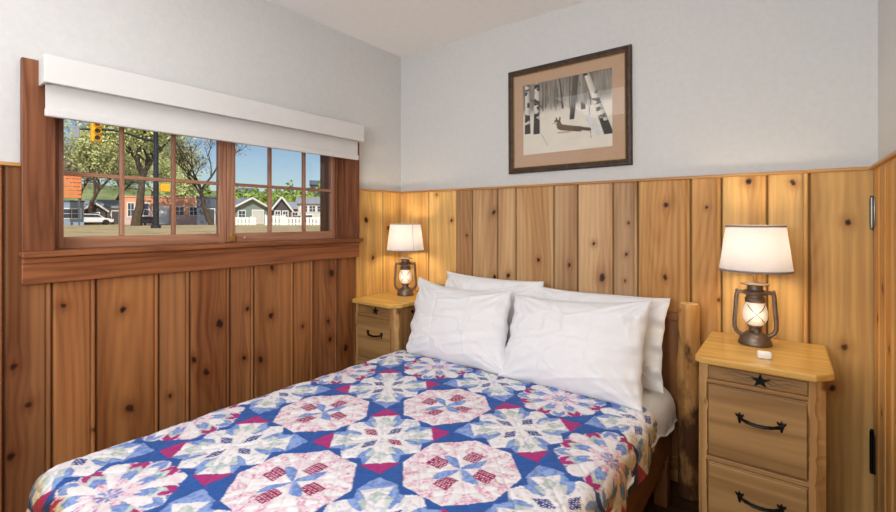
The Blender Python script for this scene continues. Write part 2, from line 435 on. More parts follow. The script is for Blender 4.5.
# caps over the panelling, baseboards
bm = BM(); box(bm, L-PW, L+.012, F, WY0-.09, CAPZ-.010, CAPZ+.003, .003); box(bm, L-PW, L+.012, WY1+.101, B-.012, CAPZ-.010, CAPZ+.003, .003)
struct('trim_4', bm, M['capY'])
bm = BM(); box(bm, L-PW, R+PW, B-.012, B+PW, CAPZ-.010, CAPZ+.003, .003); struct('trim_5', bm, M['cap'])
bm = BM(); box(bm, R-.012, R+PW, F, B-.012, CAPZ-.010, CAPZ+.003, .003); struct('trim_6', bm, M['capY'])
bm = BM(); box(bm, L+.016, -.10, B-.016, B-.0005, 0, .14, .004); struct('baseboard_back', bm, M['cap'])
bm = BM(); box(bm, L+.0005, L+.016, F, B-.017, 0, .14, .004); struct('baseboard_left', bm, M['capY'])

# ------------------------------------------------------------------ window
GX = -2.243
win = empty('window_1', (L, 1.12, WZ0)); win['kind'] = 'structure'
def wobj(name, bm, m, smooth=False, parent=None):
    o = obj(name, bm, m, None, smooth)
    if parent is None:
        o.parent = win; o.matrix_parent_inverse = Matrix.Translation(Vector(win.location)).inverted()
    else:
        o.parent = parent
    return o
bm = BM()
box(bm, L-.004, L+.024, .345, WY0, 1.10, 1.784, .003)          # casing boards
box(bm, L-.004, L+.024, WY1, 1.897, 1.10, 1.784, .003)
box(bm, L-.003, L+.022, WY0, WY1, WZ1, 1.780, .003)
wobj('casing', bm, M['redwood'])
bm = BM()                                                     # jamb liners, reveal and outer reveal
box(bm, xe-.01, L-.001, WY0-.012, WY0+.012, 1.10, WZ1+.01); box(bm, xe-.01, L-.001, WY1-.010, WY1+.012, 1.10, WZ1+.01)
box(bm, xe-.01, L-.001, WY0, WY1, WZ1-.014, WZ1+.01); box(bm, xe-.04, L-.03, WY0, WY1, WZ0-.01, 1.098)
box(bm, GX+.02, GX+.045, WY0+.012, WY0+.024, 1.10, WZ1-.014, .002); box(bm, GX+.02, GX+.045, WY1-.022, WY1-.010, 1.10, WZ1-.014, .002)
wobj('window_frame', bm, M['redwood'])
bm = BM(); box(bm, L-.10, L+.055, .340, 1.905, 1.080, 1.101, .006)
wobj('window_sill', bm, M['redwoodY'])
bm = BM(); box(bm, L-.004, L+.022, .345, 1.897, .983, 1.080, .004)
box(bm, L+.018, L+.030, .345, 1.897, 1.058, 1.080, .004)
wobj('apron', bm, M['redwoodY'])
def sash(y0, y1, g0, g1, mids, x, zb=1.101, zt=1.685):
    bm = BM(); t = .018
    box(bm, x-t, x+t, y0, g0, zb, zt, .003); box(bm, x-t, x+t, g1, y1, zb, zt, .003)
    s = wobj('sash', bm, M['sash'])
    bm = BM(); box(bm, x-t+.001, x+t-.001, g0, g1, zb, 1.147, .003); box(bm, x-t+.001, x+t-.001, g0, g1, 1.645, zt, .003)
    wobj('sash_rail', bm, M['sashY'], False, s)
    for m0 in mids:
        bm = BM(); box(bm, x-.011, x+.012, m0-.008, m0+.008, 1.147, 1.645, .004); wobj('muntin', bm, M['sash'], False, s)
    bm = BM(); box(bm, x-.010, x+.011, g0, g1, 1.386, 1.402, .004); wobj('muntin', bm, M['sashY'], False, s)
    bm = BM(); box(bm, x-.0035, x-.0005, g0, g1, 1.147, 1.645); wobj('pane', bm, M['glass'], False, s)
    return s
sash(.444, 1.109, .480, 1.0745, (.673, .8735), GX)
s2 = sash(1.1105, 1.788, 1.153, 1.757, (1.3495, 1.565), GX+.004)
bm = BM()
box(bm, GX+.022, GX+.034, 1.118, 1.146, 1.104, 1.135, .003); lathe(bm, [(0, 1.135), (.006, 1.135), (.006, 1.143), (0, 1.146)], GX+.028, 1.128, 12)
box(bm, GX+.034, GX+.042, 1.121, 1.127, 1.108, 1.142, .002)
wobj('sash_lock', bm, M['brass'], False, s2)
bm = BM(); lathe(bm, [(0, 0), (.004, 0), (.003, .004), (0, .005)], 0, 0, 10, Matrix.Translation((GX+.022, 1.20, 1.124)) @ Matrix.Rotation(PI/2, 4, 'Y'))
wobj('screw_button', bm, M['white_plastic'], False, s2)

# blind with valance
bl = tag(empty('window_blind', (L+.02, 1.12, 1.69)), 'white roller blind pulled halfway behind a boxed valance over the window', 'blind')
def bobj(name, bm, m):
    o = obj(name, bm, m); o.parent = bl; o.matrix_parent_inverse = Matrix.Translation(Vector(bl.location)).inverted(); return o
bm = BM()
box(bm, L+.094, L+.108, .389, 1.862, 1.692, 1.790, .003)
box(bm, L+.0245, L+.096, .389, .400, 1.692, 1.788, .002); box(bm, L+.0245, L+.096, 1.851, 1.862, 1.692, 1.788, .002)
box(bm, L+.0245, L+.096, .400, 1.851, 1.778, 1.788, .002)
bobj('valance', bm, M['blind'])
bm = BM(); lathe(bm, [(0, 0), (.026, 0), (.026, 1.43), (0, 1.43)], 0, 0, 24, Matrix.Translation((L+.058, .41, 1.738)) @ Matrix.Rotation(-PI/2, 4, 'X'))
bobj('roller_tube', bm, M['steel'])
bm = BM(); box(bm, L+.062, L+.065, .400, 1.845, 1.605, 1.752)
bobj('blind_fabric', bm, M['blind'])
bm = BM(); box(bm, L+.056, L+.076, .398, 1.847, 1.580, 1.610, .005)
bobj('bottom_bar', bm, M['blind'])

# ------------------------------------------------------------------ framed picture
pic = tag(empty('framed_picture', (-.950, B+PW, 1.781), 0), 'dark rustic framed winter birch forest print with tan mat on the white wall', 'picture')
PWd, PH = .690, .594
def mitre(bm, w, h, prof):
    """frame moulding swept round a rectangle; prof: (inset, out) pairs"""
    rings = []
    for ins, out in prof:
        x, z = w/2-ins, h/2-ins
        rings.append([bm.verts.new((sx*x, -out, sz*z)) for sx, sz in ((-1, -1), (1, -1), (1, 1), (-1, 1))])
    for a, b in zip(rings, rings[1:]+rings[:1]):
        for i in range(4): bm.faces.new((a[i], a[(i+1) % 4], b[(i+1) % 4], b[i]))
bm = BM(); mitre(bm, PWd, PH, [(0, .002), (0, .018), (.004, .024), (.014, .026), (.020, .020), (.026, .018), (.031, .013), (.031, .002)])
obj('frame', bm, M['frame'], pic)
bm = BM(); mitre(bm, PWd-.062, PH-.062, [(0, .004), (0, .014), (.004, .014), (.005, .004)]); obj('inner_lip', bm, M['frame_lip'], pic)
mw, mh = PWd-.060, PH-.060
pw0, pw1, pz0, pz1 = -.254, .249, -.194, .204
bm = BM()
vo = [bm.verts.new((x, -.009, z)) for x, z in ((-mw/2, -mh/2), (mw/2, -mh/2), (mw/2, mh/2), (-mw/2, mh/2))]
vi = [bm.verts.new((x, -.009, z)) for x, z in ((pw0, pz0), (pw1, pz0), (pw1, pz1), (pw0, pz1))]
vb = [bm.verts.new((x, -.0065, z)) for x, z in ((pw0, pz0), (pw1, pz0), (pw1, pz1), (pw0, pz1))]
for i in range(4):
    j = (i+1) % 4; bm.faces.new((vo[i], vo[j], vi[j], vi[i])); bm.faces.new((vi[i], vi[j], vb[j], vb[i]))
obj('mat_board', bm, M['mat_board'], pic)
def paint_print(nx=240, nz=170):
    u, v = np.meshgrid(np.linspace(0, 1, nx), np.linspace(1, 0, nz))   # v: 0 top
    c = np.zeros((nz, nx, 3)); S = lambda r, g, b: np.array(lin((r, g, b)))
    snow = S(226, 218, 204); c[:] = snow
    c *= (.90+.14*fbm(u*7, v*12, 2))[..., None]
    bg = (1-sstep(.30, .46, v+.08*(fbm(u*6, v*2, 4)-.5)))              # grey wood behind
    cb = S(146, 138, 126)*(.45+.9*fbm(u*60, v*6, 7))[..., None]
    c = c*(1-bg[..., None]) + cb*bg[..., None]
    def trunk(x0, y0, x1, y1, w0, w1, col, birch=0.0, sd=1):
        nonlocal c
        t = np.clip((v-y0)/(y1-y0), 0, 1); xc = x0+(x1-x0)*t; w = w0+(w1-w0)*t
        d = np.abs(u-xc)/w; m = ((v >= y0) & (v <= y1))*(1-sstep(.8, 1.1, d))
        k = np.ones(c.shape)*np.array(lin(col))*(1.05-.30*np.clip((u-xc)/w, -1, 1)-.35*np.clip(d, 0, 1)**3)[..., None]
        if birch:
            pt = sstep(1-birch, 1-birch+.1, fbm(u*14, v*22, sd)+.35*sstep(.6, 1, t))
            k = k*(1-pt[..., None]) + S(44, 38, 32)*pt[..., None]
        c = c*(1-m[..., None]) + k*m[..., None]
    r = np.random.default_rng(4)
    for i in range(34):
        x = r.uniform(0, .8); b_ = r.uniform(.26, .44); dk = r.uniform(60, 130)
        trunk(x, 0, x+r.uniform(-.02, .02), b_, .004, .006, (dk, dk*.93, dk*.85))
    trunk(.44, 0, .475, .42, .008, .012, (74, 66, 58)); trunk(.62, 0, .575, .58, .034, .028, (84, 74, 64), .25, 9)
    trunk(.68, 0, .70, .47, .022, .026, (150, 142, 130), .42, 13)
    trunk(.05, .0, .055, .70, .026, .038, (206, 200, 188), .50, 3); trunk(.175, .0, .165, .72, .030, .042, (206, 200, 188), .50, 6)
    trunk(.72, -.05, .965, .84, .030, .052, (208, 200, 186), .46, 17)
    def band(x0, y0, x1, y1, w, col):
        nonlocal c
        t = np.clip(((u-x0)*(x1-x0)+(v-y0)*(y1-y0))/((x1-x0)**2+(y1-y0)**2), 0, 1)
        d = np.hypot(u-x0-(x1-x0)*t, (v-y0-(y1-y0)*t)); m = (1-sstep(w*.7, w, d))[..., None]
        c = c*(1-m) + np.array(lin(col))*(.8+.4*fbm(u*60, v*60, 8))[..., None]*m
    band(.10, .22, .24, .36, .012, (96, 84, 72)); band(.76, .40, .78, .86, .004, (120, 108, 96)); band(.22, .72, .30, .90, .003, (150, 140, 128))
    # a brown animal lying in the snow
    band(.60, .70, .76, .745, .026, (80, 64, 46)); band(.46, .675, .66, .725, .042, (88, 68, 48)); band(.44, .66, .56, .70, .042, (104, 82, 58)); band(.42, .60, .445, .66, .034, (104, 82, 58))
    band(.395, .575, .43, .585, .022, (86, 68, 50)); band(.40, .535, .405, .56, .010, (60, 48, 38)); band(.44, .535, .44, .56, .010, (60, 48, 38))
    band(.37, .60, .40, .60, .014, (190, 176, 152)); band(.42, .74, .56, .745, .012, (176, 164, 144))
    band(.76, .60, .86, .80, .05, (212, 210, 206))
    return u, v, np.clip(c, 0, 1)
u, v, cpr = paint_print()
grid_mesh('art_print', pw0+(pw1-pw0)*u, np.full_like(u, -.006), pz1+(pz0-pz1)*v, M['print'], pic, cpr, None, False, flip=True)
bm = BM(); box(bm, -mw/2-.002, mw/2+.002, -.0125, -.0115, -mh/2-.002, mh/2+.002); obj('glazing', bm, M['picglass'], pic)
pic.rotation_euler = (0, math.radians(-.3), 0)

# ------------------------------------------------------------------ bed
bed = tag(empty('log_bed', (-1.08, 1.25, 0)), 'brown log-post bed frame with plank headboard against the pine panelling', 'bed')
def bedobj(name, bm, m, smooth=False):
    o = obj(name, bm, m, None, smooth); o.parent = bed; o.matrix_parent_inverse = Matrix.Translation(Vector(bed.location)).inverted(); return o
def log_post(x, y, r, h, seed):
    bm = BM(); n = 28; rings = []
    rr = random.Random(seed); zs = [0, .002] + [h*i/34 for i in range(1, 34)] + [h-.012, h-.004, h]
    lump = [(rr.uniform(0, 2*PI), rr.uniform(.1, h-.1), rr.uniform(.004, .010)) for _ in range(9)]
    for z in zs:
        ring = []
        for i in range(n):
            a = 2*PI*i/n; q = r*(1+.02*math.sin(3*a+z*9)+.015*math.sin(z*23+a))
            for la, lz, ls in lump:
                da = math.atan2(math.sin(a-la), math.cos(a-la)); q += ls*math.exp(-(da/.5)**2-((z-lz)/.03)**2)
            if z > h-.011: q -= .006*(z-(h-.012))/.012
            ring.append(bm.verts.new((x+q*math.cos(a), y+q*math.sin(a), z)))
        rings.append(ring)
    for a, b in zip(rings[:-1], rings[1:]):
        for i in range(n): bm.faces.new((a[i], a[(i+1) % n], b[(i+1) % n], b[i]))
    bm.faces.new(rings[0][::-1])
    o = None
    endv = [v.co.copy() for v in rings[-1]]
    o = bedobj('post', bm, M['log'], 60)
    bm = BM(); c = bm.verts.new((x, y, h+.003)); vs = [bm.verts.new(p) for p in endv]
    for i in range(n): bm.faces.new((c, vs[i], vs[(i+1) % n]))
    e = obj('post_end', bm, M['logend'], None, True); e.parent = o
log_post(-.343, 2.215, .043, .845, 3)
log_post(-1.717, 2.215, .043, .815, 5)
bm = BM(); xs = np.linspace(-1.678, -.381, 11)
for a, b in zip(xs[:-1], xs[1:]): box(bm, a+.001, b-.001, 2.205, 2.235, .16, .765, .003)
bedobj('headboard', bm, M['bedwood'])
bm = BM(); box(bm, -1.680, -.380, 2.195, 2.242, .762, .797, .006); bedobj('top_rail', bm, M['bedwoodX'])
bm = BM(); box(bm, -1.680, -.380, 2.198, 2.240, .10, .16, .006); bedobj('lower_rail', bm, M['bedwoodX'])
for x0 in (-.440, -1.735):
    bm = BM(); box(bm, x0, x0+.034, .42, 2.195, .17, .335, .005); bedobj('side_rail', bm, M['bedwoodY'])
bm = BM(); box(bm, -1.735, -.408, .392, .424, .17, .335, .005); bedobj('foot_rail', bm, M['bedwoodX'])
bm = BM(); box(bm, -1.70, -.440, .424, 2.19, .310, .334); bedobj('slat_deck', bm, M['bedwoodY'])
for x0, y0 in ((-.452, 2.05), (-1.745, 2.05), (-.452, .40), (-1.745, .40)):
    bm = BM(); box(bm, x0, x0+.055, y0, y0+.06, 0, .20, .006); bedobj('leg', bm, M['bedwood'])

# cloth lying over a rounded box: (s,t) cloth coordinates -> world
QX0, QX1, QY0, QR = -1.708, -.462, .362, .068
QZ = .482
def drape(s, t, top=QZ, r=QR, x0=QX0, x1=QX1, y0=QY0):
    ex = np.where(s < x0, s-x0, np.where(s > x1, s-x1, 0)); ey = np.where(t < y0, t-y0, 0)
    d = np.sqrt(ex**2+ey**2)+1e-9; nx, ny = ex/d, ey/d
    a = np.clip(d/r, 0, PI/2); rest = np.maximum(d-r*PI/2, 0)
    out = r*np.sin(a)+rest*.06; down = r*(1-np.cos(a))+rest
    cx = np.clip(s, x0, x1); cy = np.maximum(t, y0)
    return cx+nx*out, cy+ny*out, top-down, d, nx, ny, a
# mattress in its white sheet
ss, tt = np.meshgrid(np.arange(QX0-.26, QX1+.2601, .012), np.arange(.375-.26, 2.168, .012))
X, Y, Zm, d, nx, ny, a = drape(ss, tt, QZ-.013, QR-.010, x0=-1.682)
wr = (fbm(ss*4, tt*16, 5)-.5)*.018*sstep(.05, .16, d)+ (fbm(ss*5, tt*5, 15)-.5)*.004
late = sstep(1.86, 2.0, tt)
X = X+nx*(wr+.016*late*sstep(.03, .12, d)); Y = Y+ny*wr*(1-late); Zm = np.maximum(Zm+late*.010*(1-sstep(0, .1, d)), .374-.034*late)
mt = grid_mesh('mattress', X, Y, Zm, M['sheet'], None, None, None, True)
mo = mt.modifiers.new('thick', 'SOLIDIFY'); mo.thickness = .004; mo.offset = -1
tag(mt, 'mattress in a white sheet showing at the head end beside the pillows', 'mattress')

# ---- quilt pattern
def quilt_pattern(x, y, d):
    O = (-1.0795, 1.0638)
    A = (.335, .331); Bv = (.308, -.336)
    det = A[0]*Bv[1]-A[1]*Bv[0]
    wx, wy = x-O[0], y-O[1]
    u = (wx*Bv[1]-wy*Bv[0])/det; v = (A[0]*wy-A[1]*wx)/det
    W, LB, BL, MG, PK, DT, ND, GN = range(8)     # white, light blue, blue, magenta, pink print, dotted magenta, dotted navy, pale green
    cls = np.zeros(x.shape, int); pid = np.zeros(x.shape)
    h = .353
    au, av = np.floor(u)+.5, np.floor(v)+.5
    du, dv = u-au, v-av
    inA = (np.maximum(abs(du), abs(dv)) < h) & (abs(du)+abs(dv) < .5)
    bu, bv = np.round(u), np.round(v); eu, ev = u-bu, v-bv
    inB = ~inA & (np.maximum(abs(eu), abs(ev)) < h) & (abs(eu)+abs(ev) < .5)
    inS = ~inA & ~inB
    # central octagons
    ring = inA & ((abs(au) > 1) | (abs(av) > 1))
    ctr = inA & ~ring
    r = np.hypot(du, dv); ph = np.arctan2(dv, du)
    cls[ctr] = W
    k8 = np.round(ph/(PI/4)); fa = ph-k8*PI/4
    pk = ctr & (r > .20) & (r < .37) & (abs(fa*r) < .05+.03*np.sin(r*40)) & (r > .20+.06*((k8 % 2) == 0))
    cls[pk] = PK
    cls[ctr & (r < .36) & (r > .2) & (np.abs(np.abs(fa)-PI/8)*r < .022)] = PK
    k4 = np.round((ph-PI/4)/(PI/2)); fq = ph-PI/4-k4*PI/2
    along = r*np.cos(fq); perp = r*np.sin(fq)
    cls[ctr & (along > .105) & (along < .225) & (abs(perp+.018) < .052)] = DT
    fl = fq-.36; al = r*np.cos(fl); pl = r*np.sin(fl)
    cls[ctr & (al > .005) & (al < .20) & (abs(pl-.015*np.sin(al*PI/.2)) < .036*np.sin(np.clip(al/.20, 0, 1)*PI)**.7)] = LB
    # border octagons: rings of diamonds
    k = np.floor((ph+PI/16)/(PI/8)); fk = (ph+PI/16)/(PI/8)-k     # 0..1 in each sector
    tri = 1-abs(2*fk-1)
    rr = r*(1-.20*tri)
    rb = np.digitize(rr, [.06, .14, .215, .275, .335])
    base = np.array([PK, W, LB, W, PK, LB])[rb]
    alt = np.array([LB, PK, W, GN, W, BL])[rb]
    sel = ((k+rb) % 2 == 0)
    cls[ring] = np.where(sel, base, alt)[ring]
    mg = ring & (rr > .255) & (rr < .315); cls[mg & (abs(fk-.5) < .40) & (k % 2 == 0)] = MG
    cls[mg & (abs(fk-.5) < .40) & (k % 4 == 1)] = LB
    # stars
    rB = np.hypot(eu, ev); pB = np.arctan2(ev, eu)
    k8 = np.round(pB/(PI/4)); fB = pB-k8*PI/4
    cls[inB] = W
    lo = inB & (abs(abs(fB)-PI/8)*rB < .045*np.clip((rB-.14)/.1, 0, 1)) & (rB > .17); cls[lo] = LB
    cls[lo & (k8 % 2 == 0) & (rB < .27)] = GN
    ax, pp = rB*np.cos(fB), rB*np.sin(fB)
    dd = abs(ax-.125)/.075+abs(pp)/.042
    odd = (k8 % 2 != 0)
    cls[inB & odd & (dd < 1)] = ND
    cls[inB & ~odd & (abs(ax-.27)/.06+abs(pp)/.05 < 1)] = GN
    cen = inB & (bu == 0) & (bv == 0)
    cls[cen & odd & (dd < 1) & ((k8 == 1) | (k8 == -3))] = DT
    # blue triangles along the edges of the white octagons
    e1, e2 = (abs(eu)-abs(ev)), .5-(abs(eu)+abs(ev))     # along the edge / distance from it
    ed = inB & (abs(eu) > 0) & (abs(e1) < .30)
    t1 = np.abs(np.abs(e1)-.15)/.135
    cls[ed & (e2 < .095*(1-t1))] = BL
    # square blocks
    half = (np.abs(u-np.round(u)) > .25)
    su = np.where(half, np.floor(u)+.5, np.round(u)); sv = np.where(half, np.round(v), np.floor(v)+.5)
    p, q = u-su, v-sv
    along = np.where(half, p, q); perp = np.where(half, q, p)
    c0 = np.where(half, su, sv)
    cls[inS] = BL
    inner = inS & (abs(along) > abs(perp)*1.05+.012) & (abs(along) < .147)
    tow = along*c0 < 0
    cls[inner & tow] = MG
    cls[inner & ~tow] = LB
        # prints and palettes
    pal = np.array([lin(c) for c in ((240, 238, 242), (140, 168, 222), (40, 88, 166), (172, 44, 122), (240, 228, 236), (156, 24, 90), (46, 72, 142), (208, 218, 218))])
    pal2 = np.array([lin(c) for c in ((214, 196, 158), (112, 128, 140), (34, 40, 62), (156, 36, 38), (214, 150, 112), (150, 30, 34), (30, 34, 48), (192, 168, 118))])
    # border patches turn to warm prints over the hanging sides
    cellr = _h(np.floor(u*7), np.floor(v*7), 9)
    w = np.clip(sstep(.03, .10, d+(cellr-.5)*.06), 0, 1)
    pid = cls
    c = pal[cls]*(1-w[..., None])+pal2[cls]*w[..., None]
    n1 = vnoise(x*260, y*260, 1); n2 = vnoise(x*110, y*110, 2); n3 = fbm(x*45, y*45, 6)
    # printed cottons
    fl = ((cls == PK) & (n1 > .60)); c[fl] = c[fl]*np.array([.88, .60, .72])
    fl = ((cls == PK) & (n2 > .72)); c[fl] = c[fl]*np.array([.86, .60, .70])
    fl = ((cls == W) & (n3 > .60) & inA); c[fl] = c[fl]*np.array([.95, .82, .88])
    fl = ((cls == W) & (n2 > .70) & ~inA); c[fl] = c[fl]*np.array([.74, .78, .86])
    fl = ((cls == LB) & (n2 > .55)); c[fl] = c[fl]*np.array([.62, .70, .90])
    fl = ((cls == GN) & (n2 > .5)); c[fl] = c[fl]*np.array([.75, .82, .80])
    c[cls == BL] *= (.85+.3*n1[cls == BL])[..., None]
    px, py = x*120+.3*np.floor(y*120), y*120
    dots = ((px-np.floor(px)-.5)**2+(py-np.floor(py)-.5)**2) < .065
    fl = dots & ((cls == DT) | (cls == ND)); c[fl] = np.array(lin((232, 222, 232)))
    # seams between the patches
    sm = np.zeros(x.shape)
    df = (cls[1:, :] != cls[:-1, :]); sm[1:, :][df] = 1
    df = (cls[:, 1:] != cls[:, :-1]); sm[:, 1:][df] = 1
    ln = np.minimum(abs((u*4) - np.round(u*4)), abs((v*4) - np.round(v*4)))
    return c, sm, ln, u, v
STEP = .0034
ss, tt = np.meshgrid(np.arange(QX0-.19, QX1+.1901, STEP), np.arange(QY0-.19, 1.845, STEP))
X, Y, Zq, d, nx, ny, a = drape(ss, tt)
cq, seam, ln, u, v = quilt_pattern(ss, tt, d)
soft = seam.copy()
for _ in range(2):
    soft[1:-1, 1:-1] = (soft[1:-1, 1:-1]*2+soft[:-2, 1:-1]+soft[2:, 1:-1]+soft[1:-1, :-2]+soft[1:-1, 2:])/6
pf = (fbm(ss*38, tt*38, 44)-.5)*.0055 + (fbm(ss*6, tt*6, 45)-.5)*.012 - soft*.0022 - .0022*np.exp(-(ln/.03)**2)
hang = sstep(.08, .2, d)
fold = hang*(.010*np.sin(tt*23+2*np.sin(tt*5))*np.abs(nx)+.010*np.sin(ss*21)*np.abs(ny))
nzv = np.cos(a); out = np.sin(a)
X = X+nx*(out*pf+fold); Y = Y+ny*(out*pf+fold); Zq = Zq+nzv*pf+.004
q = grid_mesh('quilt', X, Y, Zq, M['quilt'], None, np.clip(cq*(1-.12*soft[..., None]), 0, 1), None, True)
mo = q.modifiers.new('thick', 'SOLIDIFY'); mo.thickness = .006; mo.offset = -1
tag(q, 'blue, white and magenta patchwork quilt of octagons and stars spread over the bed', 'quilt')

# ------------------------------------------------------------------ pillows
def pillow(w, h, T, seed, p0, tilt, rz, roll, label, skew=0.0, tl=0.0, tr=0.0):
    nx_, ny_ = 120, 84
    a, b = np.meshgrid(np.linspace(-1, 1, nx_), np.linspace(-1, 1, ny_))
    sx = w/2*(1-.055*(1-np.abs(b)**2.2)); sy = h/2*(1-.06*(1-np.abs(a)**2.2))
    x = a*sx; y = b*sy
    th = T*np.clip((1-np.abs(a)**2.8)*(1-np.abs(b)**2.8), 0, 1)**.55*(1-.12*b)
    def wrinkle(sd):
        wv = (fbm(a*2.2+sd, b*3.0, sd, 3)-.5)*.018
        wp = fbm(a*3+sd, b*3, sd+5, 2)*2.5
        rid = 1-np.abs(2*vnoise(a*2.6+wp+sd, b*1.4+wp*.4, sd+11)-1)
        wv += (rid**4)*.007
        rid = 1-np.abs(2*vnoise(a*1.2+wp*.6+sd, b*4.2-a*1.4, sd+17)-1)
        wv += (rid**6)*.009
        for ca, cb in ((-1, -1), (1, -1), (-1, 1), (1, 1)):            # gathers running in from the corners
            ang = np.arctan2(b-cb, a-ca); rad = np.hypot(a-ca, b-cb)
            wv += np.sin(ang*17+sd)*.006*np.exp(-((rad-.35)/.3)**2)
        # ironed folds
        for f in (-.36, .34): wv += .0035*np.exp(-((a-f)/.018)**2)*np.sign(f)
        wv += .004*np.exp(-((b-.08)/.016)**2)
        return wv*np.clip((1-a**4)*(1-b**4), 0, 1)**.5
    zf = th+wrinkle(seed); zb = -th+wrinkle(seed+50)*.5
    rip = .009*np.sin(b*11+seed)+.004*np.sin(b*23+seed*2)
    edge = np.exp(-((1-np.abs(a))/.12)**2)
    zf += rip*edge; zb += rip*edge
    zb = np.minimum(zb, zf-.003)
    x = x - skew*(y+h/2); y = y + tl*((1-a)/2)**3*((b+1)/2)**2 + tr*((1+a)/2)**3*((b+1)/2)**2
    def place(z):
        # local x across, y up the leaning face, z towards the viewer
        cr, sr = math.cos(roll), math.sin(roll)
        x2, y2 = x*cr-(y+h/2)*sr, x*sr+(y+h/2)*cr
        ct, st = math.cos(tilt), math.sin(tilt)
        Yw = y2*ct - z*st; Zw = y2*st + z*ct
        c, s = math.cos(rz), math.sin(rz)
        return x2*c - Yw*s + p0[0], x2*s + Yw*c + p0[1], Zw + p0[2]
    Xf, Yf, Zf = place(zf); Xb, Yb, Zb = place(zb)
    Zf = np.maximum(Zf, .487); Zb = np.maximum(Zb, .487)
    # one closed sheet: front grid, then back grid mirrored
    Xa = np.concatenate([Xf, Xb[:, ::-1], Xf[:, :1]], 1); Ya = np.concatenate([Yf, Yb[:, ::-1], Yf[:, :1]], 1); Za = np.concatenate([Zf, Zb[:, ::-1], Zf[:, :1]], 1)
    o = grid_mesh('pillow', Xa, Ya, Za, M['pillow'], None, None, None, True)
    bmx = bmesh.new(); bmx.from_mesh(o.data)
    bmesh.ops.remove_doubles(bmx, verts=bmx.verts[:], dist=.0004)
    ed = [e for e in bmx.edges if e.is_boundary]
    bmesh.ops.holes_fill(bmx, edges=ed, sides=0)
    bmesh.ops.triangulate(bmx, faces=[f for f in bmx.faces if len(f.verts) > 4])
    bmesh.ops.recalc_face_normals(bmx, faces=bmx.faces[:])
    bmx.to_mesh(o.data); bmx.free()
    for p in o.data.polygons: p.use_smooth = True
    tag(o, label, 'pillow', 'white pillows at the head of the bed')
    return o
pillow(.64, .43, .055, 21, (-1.335, 2.02, .492), math.radians(70), 0, math.radians(-1), 'white pillow tucked behind the front one on the window side')
pillow(.66, .40, .055, 33, (-.735, 2.02, .492), math.radians(70), 0, math.radians(0), 'white pillow behind the front one next to the tall log post')
pillow(.635, .40, .085, 4, (-1.345, 1.815, .480), math.radians(63), math.radians(0), math.radians(0), 'front white pillow at the window side, leaning over the quilt edge', .20, .045, .02)
pillow(.64, .41, .088, 12, (-.750, 1.80, .480), math.radians(62), math.radians(-1), math.radians(0), 'front white pillow on the side of the nightstand holding a white box', .05, .0, .045)

